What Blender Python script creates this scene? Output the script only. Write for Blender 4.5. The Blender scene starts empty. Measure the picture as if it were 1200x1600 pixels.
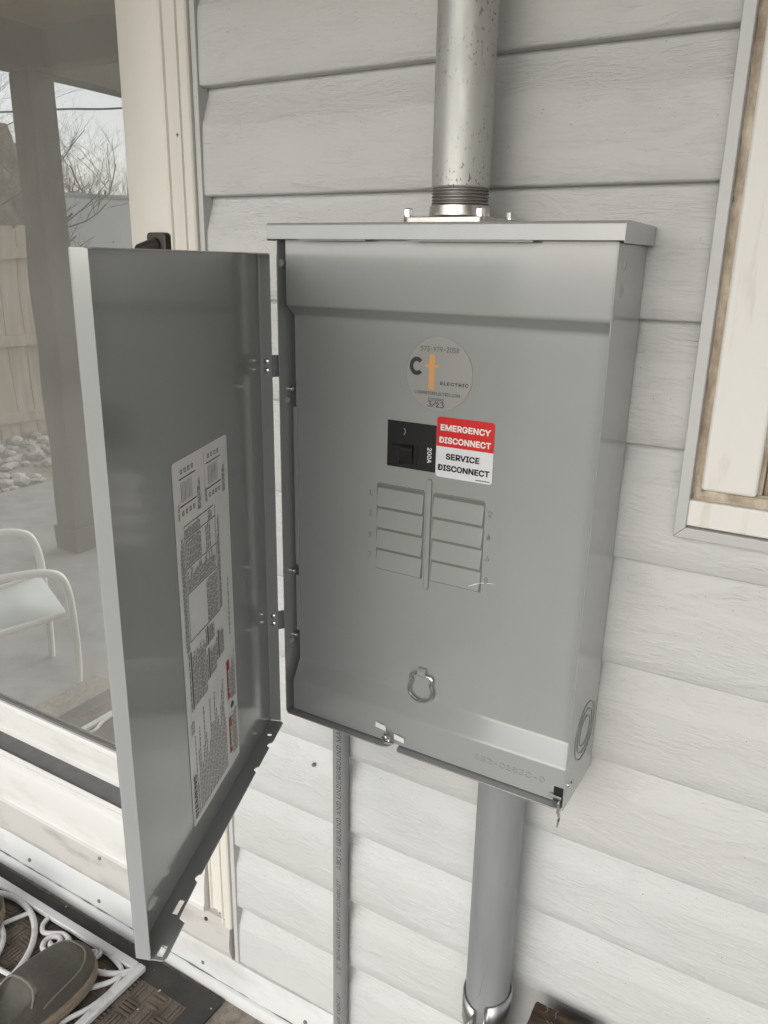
import bpy, bmesh, math, random
from mathutils import Vector, Matrix
R = math.radians
random.seed(7)
S = bpy.context.scene
COL = S.collection
ZF = 1.62          # the panel's top edge is z=0 while modelling; everything is lifted so that the patio is z=0

# ------------------------------------------------------------------ camera
CAM = Vector((0.57942, -0.83825, -0.01808))
yaw, pitch, roll = R(30.555), R(17.480), R(1.045)
cy, sy, cp, sp, cr, sr = math.cos(yaw), math.sin(yaw), math.cos(pitch), math.sin(pitch), math.cos(roll), math.sin(roll)
fwd = Vector((-sy*cp, cy*cp, -sp)); rgt = Vector((cy, sy, 0)); up = rgt.cross(fwd)
r2 = rgt*cr + up*sr; u2 = -rgt*sr + up*cr
cd = bpy.data.cameras.new('camera'); co = bpy.data.objects.new('camera', cd); COL.objects.link(co)
M = Matrix((r2, u2, -fwd)).transposed().to_4x4(); M.translation = CAM + Vector((0, 0, ZF)); co.matrix_world = M
cd.sensor_fit = 'HORIZONTAL'; cd.sensor_width = 36; cd.lens = 1254.535/1200*36
cd.clip_start = 0.02; cd.clip_end = 800
S.camera = co

# ------------------------------------------------------------------ world, sun, exposure (overcast day, seen from under a porch)
SUN_EL, SUN_AZ = R(26), R(178)      # azimuth measured from +y towards +x
w = bpy.data.worlds.new('World'); S.world = w; w.use_nodes = True
nt = w.node_tree; nt.nodes.clear()
sky = nt.nodes.new('ShaderNodeTexSky'); sky.sky_type = 'NISHITA'; sky.sun_disc = False
sky.sun_elevation = SUN_EL; sky.sun_rotation = SUN_AZ
sky.air_density = 1.2; sky.dust_density = 1.5; sky.ozone_density = 1.0
hs = nt.nodes.new('ShaderNodeHueSaturation'); hs.inputs['Saturation'].default_value = 0.32; hs.inputs['Value'].default_value = 1.0
bg = nt.nodes.new('ShaderNodeBackground'); bg.inputs['Strength'].default_value = 0.15
wo = nt.nodes.new('ShaderNodeOutputWorld')
nt.links.new(sky.outputs[0], hs.inputs['Color']); nt.links.new(hs.outputs[0], bg.inputs[0]); nt.links.new(bg.outputs[0], wo.inputs[0])
sd = bpy.data.lights.new('sun', 'SUN'); sd.energy = 1.1; sd.angle = R(90); sd.color = (0.985, 0.995, 1.0)
so = bpy.data.objects.new('sun', sd); COL.objects.link(so)
sv = Vector((math.sin(SUN_AZ)*math.cos(SUN_EL), math.cos(SUN_AZ)*math.cos(SUN_EL), math.sin(SUN_EL)))
so.rotation_euler = sv.to_track_quat('Z', 'Y').to_euler(); so.location = (-3, -6, 8)
vs = S.view_settings
vs.view_transform = 'Standard'; vs.look = 'None'; vs.exposure = 0.74; vs.gamma = 1; vs.use_curve_mapping = False
S.render.engine = 'CYCLES'
S.cycles.max_bounces = 8; S.cycles.diffuse_bounces = 5; S.cycles.glossy_bounces = 5; S.cycles.transparent_max_bounces = 12

# ------------------------------------------------------------------ materials
MATS = {}
def mat(name, col, rough=0.5, metal=0.0, spec=0.5, var=0.0, vscale=8.0, stretch=(1, 1, 1), bump=0.0, bscale=60.0, bstretch=None,
        bdist=0.001, rvar=0.0, coat=0.0, col2=None, mask=(0.45, 0.62), detail=6.0, coord='Object', alpha=1.0):
    m = bpy.data.materials.new(name); m.use_nodes = True; MATS[name] = m
    t = m.node_tree; N = t.nodes; L = t.links
    p = N['Principled BSDF']
    p.inputs['Base Color'].default_value = (*col, 1); p.inputs['Roughness'].default_value = rough
    p.inputs['Metallic'].default_value = metal; p.inputs['Specular IOR Level'].default_value = spec
    p.inputs['Coat Weight'].default_value = coat; p.inputs['Coat Roughness'].default_value = 0.12
    p.inputs['Alpha'].default_value = alpha
    tc = N.new('ShaderNodeTexCoord')
    def noise(scale, st, det=detail, rough_=0.6):
        mp = N.new('ShaderNodeMapping'); mp.inputs['Scale'].default_value = st
        n = N.new('ShaderNodeTexNoise'); n.inputs['Scale'].default_value = scale; n.inputs['Detail'].default_value = det
        n.inputs['Roughness'].default_value = rough_
        L.new(tc.outputs[coord], mp.inputs[0]); L.new(mp.outputs[0], n.inputs['Vector']); return n
    if var > 0 or col2:
        n = noise(vscale, stretch)
        rp = N.new('ShaderNodeValToRGB')
        if col2:
            rp.color_ramp.elements[0].position = mask[0]; rp.color_ramp.elements[1].position = mask[1]
            rp.color_ramp.elements[0].color = (*col, 1); rp.color_ramp.elements[1].color = (*col2, 1)
        else:
            rp.color_ramp.elements[0].position = 0.3; rp.color_ramp.elements[1].position = 0.7
            rp.color_ramp.elements[0].color = (*[c*(1-var) for c in col], 1); rp.color_ramp.elements[1].color = (*[min(1, c*(1+var)) for c in col], 1)
        L.new(n.outputs['Fac'], rp.inputs[0]); L.new(rp.outputs[0], p.inputs['Base Color'])
    if rvar > 0:
        n = noise(vscale*1.7, stretch)
        mr = N.new('ShaderNodeMapRange'); mr.inputs['To Min'].default_value = max(0.02, rough-rvar); mr.inputs['To Max'].default_value = min(1, rough+rvar)
        mr.inputs['From Min'].default_value = 0.3; mr.inputs['From Max'].default_value = 0.7
        L.new(n.outputs['Fac'], mr.inputs['Value']); L.new(mr.outputs[0], p.inputs['Roughness'])
    if bump > 0:
        n = noise(bscale, bstretch or stretch)
        b = N.new('ShaderNodeBump'); b.inputs['Strength'].default_value = bump; b.inputs['Distance'].default_value = bdist
        L.new(n.outputs['Fac'], b.inputs['Height']); L.new(b.outputs[0], p.inputs['Normal'])
    return m

GREY = mat('grey_enamel', (0.303, 0.314, 0.309), rough=0.22, spec=0.5, coat=0.7, rvar=0.05, vscale=9, var=0.025, bump=0.06, bscale=330, bdist=0.0004)
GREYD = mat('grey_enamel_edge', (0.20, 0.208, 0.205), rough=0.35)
ZINC = mat('zinc', (0.48, 0.48, 0.47), rough=0.42, metal=1.0, var=0.12, vscale=60)
ALU = mat('cast_zinc_alloy', (0.53, 0.49, 0.455), rough=0.34, metal=1.0, var=0.14, vscale=40, bump=0.1, bscale=200)
STEEL = mat('bright_steel', (0.76, 0.76, 0.74), rough=0.24, metal=1.0)
THREAD = mat('dark_thread', (0.27, 0.26, 0.25), rough=0.5, metal=0.7, var=0.2, vscale=50)
BLACK = mat('black_plastic', (0.010, 0.0095, 0.009), rough=0.50, bump=0.05, bscale=500)
SLOT = mat('slot_gap_shade', (0.15, 0.15, 0.147), rough=0.6)  # dark plate colour that draws the shadow lines between knockout covers
DARKGAP = mat('dark_gap', (0.01, 0.01, 0.01), rough=0.9)
PVC = mat('grey_pvc', (0.235, 0.242, 0.250), rough=0.42, var=0.17, vscale=20, stretch=(1, 1, 0.15), rvar=0.08, bump=0.08, bscale=90, bstretch=(1, 1, 0.05))
PVCS = mat('grey_pvc_small', (0.235, 0.235, 0.235), rough=0.45, var=0.06, vscale=30, stretch=(1, 1, 0.2))
INK = mat('ink_black', (0.012, 0.012, 0.012), rough=0.5)
INKG = mat('ink_on_pvc', (0.06, 0.06, 0.062), rough=0.6)
INKW = mat('ink_white', (0.75, 0.75, 0.73), rough=0.5)
RED = mat('sticker_red', (0.60, 0.022, 0.022), rough=0.35, coat=0.2)
REDL = mat('label_red', (0.42, 0.03, 0.04), rough=0.45)
WSTK = mat('sticker_white', (0.70, 0.71, 0.73), rough=0.35, coat=0.2)
LABEL = mat('label_paper', (0.80, 0.795, 0.775), rough=0.42)
LTXT = mat('label_print', (0.10, 0.10, 0.098), rough=0.6)
LTXT2 = mat('label_fine_print', (0.33, 0.328, 0.32), rough=0.6)
CLEAR = mat('clear_film', (0.318, 0.320, 0.306), rough=0.30)
COPPER = mat('copper_ink', (0.62, 0.33, 0.12), rough=0.4)
CHAR = mat('charcoal_ink', (0.035, 0.038, 0.038), rough=0.5)
CREAM = mat('cream_vinyl', (0.62, 0.597, 0.540), rough=0.45, var=0.05, vscale=6, stretch=(1, 1, 0.4), bump=0.06, bscale=300)
STAINED = mat('stained_white_paint', (0.68, 0.665, 0.63), rough=0.5, col2=(0.46, 0.40, 0.32), mask=(0.58, 0.80), vscale=20, stretch=(2.2, 1, 0.25), bump=0.12, bscale=160)
WHITEV = mat('white_vinyl', (0.61, 0.605, 0.585), rough=0.42, col2=(0.43, 0.41, 0.37), mask=(0.56, 0.86), vscale=16, stretch=(0.25, 1, 1), bump=0.04, bscale=120)
BRONZE = mat('dark_handle', (0.035, 0.03, 0.026), rough=0.38, var=0.2, vscale=50)
GASKET = mat('grey_gasket', (0.13, 0.13, 0.125), rough=0.7)
TRACK = mat('grey_track', (0.34, 0.34, 0.335), rough=0.6, var=0.12, vscale=30)
ALFLASH = mat('weathered_flashing', (0.56, 0.57, 0.565), rough=0.5, col2=(0.36, 0.345, 0.32), mask=(0.50, 0.82), vscale=13, stretch=(0.3, 1, 1), bump=0.25, bscale=24, bdist=0.0025, rvar=0.1)
SILLG = mat('dirty_sill', (0.47, 0.455, 0.43), rough=0.6, col2=(0.27, 0.25, 0.225), mask=(0.52, 0.78), vscale=22, stretch=(0.35, 1, 1), bump=0.3, bscale=40, bdist=0.001)
JCH = mat('grey_channel', (0.46, 0.465, 0.455), rough=0.42, var=0.04, vscale=12)
DIRT = mat('dirty_caulk', (0.56, 0.49, 0.39), rough=0.9, col2=(0.20, 0.145, 0.10), mask=(0.40, 0.72), vscale=42, stretch=(1, 1, 0.5), bump=0.8, bscale=140, bdist=0.002)
CONC = mat('patio_concrete', (0.30, 0.27, 0.225), rough=0.9, col2=(0.17, 0.145, 0.115), mask=(0.42, 0.68), vscale=85, bump=0.7, bscale=240, bdist=0.003)
CONC2 = mat('patio_slab_concrete', (0.29, 0.285, 0.275), rough=0.9, col2=(0.21, 0.203, 0.19), mask=(0.42, 0.68), vscale=7, bump=0.5, bscale=160, bdist=0.002)
RUB = mat('black_rubber', (0.048, 0.045, 0.042), rough=0.75, var=0.3, vscale=18, bump=0.2, bscale=220)
RUBT = mat('dusty_rubber', (0.15, 0.125, 0.10), rough=0.9, col2=(0.075, 0.064, 0.054), mask=(0.4, 0.7), vscale=28, bump=0.3, bscale=200)
IRON = mat('white_painted_iron', (0.62, 0.62, 0.63), rough=0.5, col2=(0.36, 0.345, 0.33), mask=(0.55, 0.8), vscale=38, bump=0.3, bscale=90, bdist=0.0015)
SUEDE = mat('grey_suede', (0.085, 0.080, 0.069), rough=0.95, col2=(0.13, 0.12, 0.10), mask=(0.48, 0.80), vscale=16, bump=0.8, bscale=45, bdist=0.004)
SEAM = mat('pale_piping', (0.17, 0.16, 0.14), rough=0.9)
SOLE = mat('tan_sole', (0.23, 0.185, 0.135), rough=0.8, var=0.25, vscale=40, stretch=(1, 1, 4), bump=0.3, bscale=120)
WOODB = mat('dark_weathered_wood', (0.10, 0.062, 0.036), rough=0.9, col2=(0.035, 0.022, 0.014), mask=(0.38, 0.66), vscale=26, stretch=(1, 6, 1), bump=0.7, bscale=40, bstretch=(1, 6, 1), bdist=0.004)
FENCE = mat('fence_wood', (0.40, 0.33, 0.25), rough=0.9, var=0.2, vscale=5, stretch=(3, 3, 0.4), bump=0.3, bscale=30)
POSTM = mat('dark_post_wood', (0.075, 0.068, 0.056), rough=0.9, var=0.25, vscale=12, stretch=(1, 1, 0.2), bump=0.3, bscale=40)
BEAMM = mat('brown_porch_wood', (0.13, 0.105, 0.08), rough=0.85, var=0.2, vscale=6, stretch=(1, 0.2, 1), bump=0.2, bscale=40)
CEILM = mat('porch_ceiling_board', (0.24, 0.165, 0.09), rough=0.85, var=0.12, vscale=6, stretch=(0.2, 1, 1))
ROCK = mat('pale_rock', (0.42, 0.39, 0.35), rough=0.95, var=0.3, vscale=5, bump=0.3, bscale=30)
EARTH = mat('winter_lawn', (0.33, 0.30, 0.24), rough=1.0, col2=(0.24, 0.22, 0.17), mask=(0.4, 0.65), vscale=1.2, bump=0.5, bscale=20, bdist=0.02)
BRUSH = mat('winter_brush', (0.17, 0.14, 0.10), rough=1.0, col2=(0.07, 0.06, 0.045), mask=(0.35, 0.65), vscale=3.5, bump=1.0, bscale=9, bdist=0.15)
BARK = mat('bare_bark', (0.115, 0.098, 0.082), rough=0.95, var=0.3, vscale=6)
CHAIRM = mat('white_chair_enamel', (0.72, 0.72, 0.70), rough=0.35)
SLING = mat('pale_green_sling', (0.50, 0.55, 0.52), rough=0.7, bump=0.2, bscale=600)
TRAIL = mat('white_trailer_skin', (0.84, 0.84, 0.83), rough=0.4)
TYRE = mat('tyre_rubber', (0.02, 0.02, 0.02), rough=0.8)
CARPET = mat('tan_carpet', (0.48, 0.41, 0.28), rough=1.0, var=0.16, vscale=45, bump=0.6, bscale=320, bdist=0.003)
INWALL = mat('interior_paint', (0.58, 0.55, 0.47), rough=0.8)
BASEB = mat('white_baseboard', (0.74, 0.74, 0.70), rough=0.5)
FRAMEB = mat('brown_frame', (0.05, 0.033, 0.02), rough=0.5)

# galvanised conduit with blotches and pitting
def galv():
    m = mat('galvanised', (0.46, 0.465, 0.44), rough=0.52, metal=0.55, var=0.22, vscale=26, stretch=(1, 1, 0.16), rvar=0.14, bump=0.15, bscale=130, bdist=0.0006)
    t = m.node_tree; N = t.nodes; L = t.links; p = N['Principled BSDF']
    src = p.inputs['Base Color'].links[0].from_socket
    tc = N.new('ShaderNodeTexCoord')
    mp = N.new('ShaderNodeMapping'); mp.inputs['Scale'].default_value = (1, 1, 0.6); L.new(tc.outputs['Object'], mp.inputs[0])
    n1 = N.new('ShaderNodeTexNoise'); n1.inputs['Scale'].default_value = 340; n1.inputs['Detail'].default_value = 4
    n2 = N.new('ShaderNodeTexNoise'); n2.inputs['Scale'].default_value = 26; n2.inputs['Detail'].default_value = 3
    L.new(mp.outputs[0], n1.inputs['Vector']); L.new(mp.outputs[0], n2.inputs['Vector'])
    r1 = N.new('ShaderNodeValToRGB'); r1.color_ramp.elements[0].position = 0.60; r1.color_ramp.elements[1].position = 0.66
    rr = N.new('ShaderNodeValToRGB'); rr.color_ramp.elements[0].position = 0.40; rr.color_ramp.elements[1].position = 0.62
    L.new(n1.outputs['Fac'], r1.inputs[0]); L.new(n2.outputs['Fac'], rr.inputs[0])
    mu = N.new('ShaderNodeMath'); mu.operation = 'MULTIPLY'; L.new(r1.outputs[0], mu.inputs[0]); L.new(rr.outputs[0], mu.inputs[1])
    mx = N.new('ShaderNodeMix'); mx.data_type = 'RGBA'; L.new(mu.outputs[0], mx.inputs['Factor']); L.new(src, mx.inputs['A'])
    mx.inputs['B'].default_value = (0.20, 0.185, 0.155, 1); L.new(mx.outputs['Result'], p.inputs['Base Color'])
    return m
GALV = galv()

# embossed wood-grain vinyl siding
def siding_mat():
    m = bpy.data.materials.new('woodgrain_vinyl'); m.use_nodes = True
    t = m.node_tree; N = t.nodes; L = t.links; p = N['Principled BSDF']
    p.inputs['Roughness'].default_value = 0.5; p.inputs['Specular IOR Level'].default_value = 0.4
    tc = N.new('ShaderNodeTexCoord'); oi = N.new('ShaderNodeObjectInfo')
    ad = N.new('ShaderNodeVectorMath'); ad.operation = 'MULTIPLY_ADD'
    cb = N.new('ShaderNodeCombineXYZ'); L.new(oi.outputs['Random'], cb.inputs[0]); L.new(oi.outputs['Random'], cb.inputs[2])
    L.new(cb.outputs[0], ad.inputs[0]); ad.inputs[1].default_value = (13, 0, 7); L.new(tc.outputs['Object'], ad.inputs[2])
    def nz(st, sc, det, dist=0.0):
        mp = N.new('ShaderNodeMapping'); mp.inputs['Scale'].default_value = st; L.new(ad.outputs[0], mp.inputs[0])
        n = N.new('ShaderNodeTexNoise'); n.inputs['Scale'].default_value = sc; n.inputs['Detail'].default_value = det; n.inputs['Distortion'].default_value = dist
        L.new(mp.outputs[0], n.inputs['Vector']); return n
    g1 = nz((0.19, 1, 1), 330, 3, 0.7)     # fine horizontal grain
    g2 = nz((0.38, 1, 1), 34, 3, 1.2)       # patches where the grain is deeper
    g3 = nz((1, 1, 0.18), 60, 2, 2.5)      # cross scars
    mr = N.new('ShaderNodeMapRange'); mr.inputs['From Min'].default_value = 0.38; mr.inputs['From Max'].default_value = 0.66
    mr.inputs['To Min'].default_value = 0.15; mr.inputs['To Max'].default_value = 1.0; L.new(g2.outputs['Fac'], mr.inputs['Value'])
    mu = N.new('ShaderNodeMath'); mu.operation = 'MULTIPLY'; L.new(g1.outputs['Fac'], mu.inputs[0]); L.new(mr.outputs[0], mu.inputs[1])
    m3 = N.new('ShaderNodeMath'); m3.operation = 'MULTIPLY_ADD'; L.new(g3.outputs['Fac'], m3.inputs[0]); m3.inputs[1].default_value = 0.13; L.new(mu.outputs[0], m3.inputs[2])
    b = N.new('ShaderNodeBump'); b.inputs['Strength'].default_value = 0.9; b.inputs['Distance'].default_value = 0.0022
    L.new(m3.outputs[0], b.inputs['Height']); L.new(b.outputs[0], p.inputs['Normal'])
    c = nz((0.4, 1, 1), 5, 5)
    rp = N.new('ShaderNodeValToRGB'); rp.color_ramp.elements[0].position = 0.25; rp.color_ramp.elements[1].position = 0.7
    rp.color_ramp.elements[0].color = (0.468, 0.472, 0.457, 1); rp.color_ramp.elements[1].color = (0.522, 0.531, 0.524, 1)
    L.new(c.outputs['Fac'], rp.inputs[0])
    # specks of dirt
    s = nz((1, 1, 1), 420, 1); sr_ = N.new('ShaderNodeValToRGB'); sr_.color_ramp.elements[0].position = 0.765; sr_.color_ramp.elements[1].position = 0.80
    L.new(s.outputs['Fac'], sr_.inputs[0])
    mx = N.new('ShaderNodeMix'); mx.data_type = 'RGBA'; L.new(sr_.outputs[0], mx.inputs['Factor']); L.new(rp.outputs[0], mx.inputs['A'])
    mx.inputs['B'].default_value = (0.20, 0.16, 0.12, 1); L.new(mx.outputs['Result'], p.inputs['Base Color'])
    return m
SIDING = siding_mat()

# double glazing: four mirror surfaces' worth of reflection, clear otherwise
def glass_mat():
    m = bpy.data.materials.new('double_glazing'); m.use_nodes = True
    t = m.node_tree; N = t.nodes; L = t.links; N.clear()
    fr = N.new('ShaderNodeFresnel'); fr.inputs['IOR'].default_value = 1.52
    mu = N.new('ShaderNodeMath'); mu.operation = 'MULTIPLY'; mu.inputs[1].default_value = 8.0; mu.use_clamp = True; L.new(fr.outputs[0], mu.inputs[0])
    tr = N.new('ShaderNodeBsdfTransparent'); tr.inputs[0].default_value = (0.80, 0.82, 0.80, 1)
    gl = N.new('ShaderNodeBsdfGlossy'); gl.inputs['Roughness'].default_value = 0.0; gl.inputs['Color'].default_value = (1, 1, 1, 1)
    df = N.new('ShaderNodeBsdfDiffuse'); df.inputs['Color'].default_value = (0.55, 0.54, 0.51, 1)      # film of dust
    tc = N.new('ShaderNodeTexCoord'); n = N.new('ShaderNodeTexNoise'); n.inputs['Scale'].default_value = 5; n.inputs['Detail'].default_value = 7; L.new(tc.outputs['Object'], n.inputs['Vector'])
    mr = N.new('ShaderNodeMapRange'); mr.inputs['From Min'].default_value = 0.3; mr.inputs['From Max'].default_value = 0.75; mr.inputs['To Min'].default_value = 0.14; mr.inputs['To Max'].default_value = 0.25
    L.new(n.outputs['Fac'], mr.inputs['Value'])
    bn = N.new('ShaderNodeTexNoise'); bn.inputs['Scale'].default_value = 3.0; bn.inputs['Detail'].default_value = 1; L.new(tc.outputs['Object'], bn.inputs['Vector'])
    bu = N.new('ShaderNodeBump'); bu.inputs['Strength'].default_value = 0.25; bu.inputs['Distance'].default_value = 0.004; L.new(bn.outputs['Fac'], bu.inputs['Height']); L.new(bu.outputs[0], gl.inputs['Normal'])
    a = N.new('ShaderNodeMixShader'); L.new(mu.outputs[0], a.inputs[0]); L.new(tr.outputs[0], a.inputs[1]); L.new(gl.outputs[0], a.inputs[2])
    c = N.new('ShaderNodeMixShader'); L.new(mr.outputs[0], c.inputs[0]); L.new(a.outputs[0], c.inputs[1]); L.new(df.outputs[0], c.inputs[2])
    o = N.new('ShaderNodeOutputMaterial'); L.new(c.outputs[0], o.inputs[0])
    return m
GLASS = glass_mat()

# ------------------------------------------------------------------ builders
def tag(o, label=None, cat=None, group=None, kind=None):
    if label: o['label'] = label
    if cat: o['category'] = cat
    if group: o['group'] = group
    if kind: o['kind'] = kind
    return o

ORG = {}
def thing(name, label, cat, loc=(0, 0, 0), group=None):
    o = bpy.data.objects.new(name, None); COL.objects.link(o); o.empty_display_size = 0.05
    o.location = (loc[0], loc[1], loc[2]+ZF); ORG[o] = Vector(loc)
    return tag(o, label, cat, group)

def obj(name, bm, m, parent=None, bevel=0.0, smooth=None, seg=2, origin=None, fixn=True):
    """bm holds vertices in modelling coordinates; links them as one mesh object"""
    if isinstance(bm, bpy.types.Mesh): me = bm; b = bmesh.new(); b.from_mesh(me)
    else: b = bm; me = bpy.data.meshes.new(name)
    me.name = name
    org = ORG[parent] if parent else Vector(origin or (0, 0, 0))
    bmesh.ops.translate(b, verts=b.verts, vec=-org)
    if fixn: bmesh.ops.recalc_face_normals(b, faces=b.faces)
    b.to_mesh(me); b.free()
    o = bpy.data.objects.new(name, me); COL.objects.link(o)
    ORG[o] = org
    if parent: o.parent = parent
    else: o.location = org + Vector((0, 0, ZF))
    for mm in (m if isinstance(m, (list, tuple)) else [m]): me.materials.append(mm)
    if bevel > 0:
        md = o.modifiers.new('bevel', 'BEVEL'); md.width = bevel; md.segments = seg; md.limit_method = 'ANGLE'; md.angle_limit = R(35); md.harden_normals = True
    if smooth is None: smooth = bevel > 0
    if smooth:
        for p in me.polygons: p.use_smooth = True
        try: me.set_sharp_from_angle(angle=R(38))
        except Exception: pass
    return o

def NB(): return bmesh.new()
def box(bm, x0, x1, y0, y1, z0, z1, mi=0):
    vs_ = [bm.verts.new((x, y, z)) for z in (z0, z1) for y in (y0, y1) for x in (x0, x1)]
    fs = []
    for f in ((0, 2, 3, 1), (4, 5, 7, 6), (0, 1, 5, 4), (2, 6, 7, 3), (0, 4, 6, 2), (1, 3, 7, 5)):
        fc = bm.faces.new([vs_[i] for i in f]); fc.material_index = mi; fs.append(fc)
    return bm
def quad(bm, pts, mi=0):
    f = bm.faces.new([bm.verts.new(p) for p in pts]); f.material_index = mi; return f
def prism(bm, poly, fn0, fn1, mi=0, closed=True):
    """poly of 2-D points, mapped by fn0 and fn1 into two rings; sides and caps"""
    a = [bm.verts.new(fn0(*p)) for p in poly]; b = [bm.verts.new(fn1(*p)) for p in poly]
    n = len(poly)
    for i in range(n if closed else n-1):
        f = bm.faces.new((a[i], a[(i+1) % n], b[(i+1) % n], b[i])); f.material_index = mi
    if closed:
        f = bm.faces.new(a[::-1]); f.material_index = mi; f = bm.faces.new(b); f.material_index = mi
def tube(bm, pts, r, n=10, cap=True, mi=0, flat=1.0, closed=False):
    pts = [Vector(p) for p in pts]; rings = []
    rad = r if isinstance(r, (list, tuple)) else [r]*len(pts)
    prev = None
    for i, p in enumerate(pts):
        if closed: t = (pts[(i+1) % len(pts)]-pts[i-1])
        else: t = (pts[min(i+1, len(pts)-1)]-pts[max(i-1, 0)])
        t.normalize()
        if prev is None:
            a = Vector((0, 0, 1)) if abs(t.z) < 0.9 else Vector((1, 0, 0))
            a = (a - t*a.dot(t)).normalized()
        else:
            a = (prev - t*prev.dot(t)).normalized()
        prev = a; c = t.cross(a)
        rings.append([bm.verts.new(p + (a*math.cos(k*2*math.pi/n)*flat + c*math.sin(k*2*math.pi/n))*rad[i]) for k in range(n)])
    m = len(rings)
    for i in range(m if closed else m-1):
        A, B = rings[i], rings[(i+1) % m]
        for k in range(n):
            f = bm.faces.new((A[k], A[(k+1) % n], B[(k+1) % n], B[k])); f.material_index = mi
    if cap and not closed:
        bm.faces.new(rings[0][::-1]).material_index = mi; bm.faces.new(rings[-1]).material_index = mi
def lathe(bm, prof, c, axis='z', n=40, mi=0):
    """prof: list of (r, h) ; c centre"""
    rings = []
    for r, h in prof:
        ring = []
        for k in range(n):
            a = 2*math.pi*k/n
            if axis == 'z': p = (c[0]+r*math.cos(a), c[1]+r*math.sin(a), c[2]+h)
            elif axis == 'y': p = (c[0]+r*math.cos(a), c[1]+h, c[2]+r*math.sin(a))
            else: p = (c[0]+h, c[1]+r*math.cos(a), c[2]+r*math.sin(a))
            ring.append(bm.verts.new(p))
        rings.append(ring)
    for i in range(len(rings)-1):
        for k in range(n):
            bm.faces.new((rings[i][k], rings[i][(k+1) % n], rings[i+1][(k+1) % n], rings[i+1][k])).material_index = mi
    bm.faces.new(rings[0][::-1]).material_index = mi; bm.faces.new(rings[-1]).material_index = mi
def rrect(x0, x1, z0, z1, r, n=6):
    P = []
    for cx, cz, a0 in ((x1-r, z0+r, -90), (x1-r, z1-r, 0), (x0+r, z1-r, 90), (x0+r, z0+r, 180)):
        for k in range(n+1):
            a = R(a0+90*k/n); P.append((cx+r*math.cos(a), cz+r*math.sin(a)))
    return P

class Frame:
    def __init__(s, o, ux, uy): s.o = Vector(o); s.ux = Vector(ux).normalized(); s.uy = Vector(uy).normalized(); s.n = s.ux.cross(s.uy)
    def p(s, x, y, h=0.0): return s.o + s.ux*x + s.uy*y + s.n*h
def fquad(bm, F, x0, x1, y0, y1, h, mi=0): quad(bm, [F.p(x0, y0, h), F.p(x1, y0, h), F.p(x1, y1, h), F.p(x0, y1, h)], mi)

TC = {}
def sans():
    import os
    try:
        p = os.path.join(bpy.utils.system_resource('DATAFILES', path='fonts'), 'Inter.woff2')
        return bpy.data.fonts.load(p) if os.path.exists(p) else None
    except Exception: return None
SANS = sans()
def text_mesh(s, bold=0.0, shear=0.0, space=1.0):
    key = (s, shear, space)
    if key in TC: return TC[key]
    cu = bpy.data.curves.new('t', 'FONT'); cu.body = s; cu.size = 1; cu.shear = shear; cu.resolution_u = 3; cu.space_character = space
    if SANS: cu.font = SANS
    o = bpy.data.objects.new('t', cu); COL.objects.link(o)
    bpy.context.view_layer.update()
    me = bpy.data.meshes.new_from_object(o.evaluated_get(bpy.context.evaluated_depsgraph_get()))
    V = [v.co.copy() for v in me.vertices]; P = [list(p.vertices) for p in me.polygons]
    bpy.data.objects.remove(o); bpy.data.curves.remove(cu); bpy.data.meshes.remove(me)
    TC[key] = (V, P); return TC[key]
def text(bm, s, F, x0, x1, y0, y1, h=0.0003, mi=0, bold=0.0, shear=0.0, space=1.0, depth=0.0, fn=None):
    """stretches the lettering s into the rectangle x0..x1, y0..y1 of frame F"""
    V, P = text_mesh(s, bold, shear, space)
    ax = min(v.x for v in V); bx = max(v.x for v in V); ay = min(v.y for v in V); by = max(v.y for v in V)
    def mp(v, hh):
        x = x0+(v.x-ax)/(bx-ax)*(x1-x0); y = y0+(v.y-ay)/(by-ay)*(y1-y0)
        return fn(x, y, hh) if fn else F.p(x, y, hh)
    dl = bold*2.2*(y1-y0)        # heavier strokes: the same letters again, shifted by a hair
    shifts = [(0, 0)] if dl < 1e-6 else [(0, 0), (dl, 0), (-dl, 0), (0, dl), (0, -dl), (dl*.7, dl*.7), (-dl*.7, dl*.7), (dl*.7, -dl*.7), (-dl*.7, -dl*.7)]
    X0, X1, Y0, Y1 = x0, x1, y0, y1
    for si, (sx_, sz_) in enumerate(shifts):
        x0, x1, y0, y1 = X0+dl+sx_, X1-dl+sx_, Y0+dl+sz_, Y1-dl+sz_
        vv = [bm.verts.new(mp(v, h+si*0.00003)) for v in V]
        for fi, f in enumerate(P):      # each face a hair above the last: a glyph's strokes may overlap
            try: bm.faces.new([bm.verts.new(mp(V[i], h+si*0.00003+(fi % 12)*0.0000024)) for i in f] if not depth else [vv[i] for i in f]).material_index = mi
            except ValueError: pass
        if not depth: bmesh.ops.delete(bm, geom=[v for v in vv if v.is_valid and not v.link_faces], context='VERTS')
    if depth:
        edges = {}
        for f in P:
            for i in range(len(f)):
                e = (f[i], f[(i+1) % len(f)]); edges[e] = 1
        lo = [bm.verts.new(mp(v, h-depth)) for v in V]
        for (a, b) in edges:
            if (b, a) not in edges:
                try: bm.faces.new((vv[a], lo[a], lo[b], vv[b])).material_index = mi
                except ValueError: pass

# ================================================================== SETTING
# yard, patio slab and gravel bed
b = NB(); quad(b, [(-300, 60, -1.66), (-300, -300, -1.66), (300, -300, -1.66), (300, 60, -1.66)])
tag(obj('ground', b, EARTH), kind='structure')
b = NB(); box(b, -4.45, 5.0, -4.6, 0.14, -1.72, -1.62)
tag(obj('patio', b, CONC2, bevel=0.006), kind='structure')
b = NB(); box(b, -1.34, 2.6, -0.56, 0.06, -1.6205, -1.275)
tag(obj('stoop', b, CONC, bevel=0.010), kind='structure')

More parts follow.
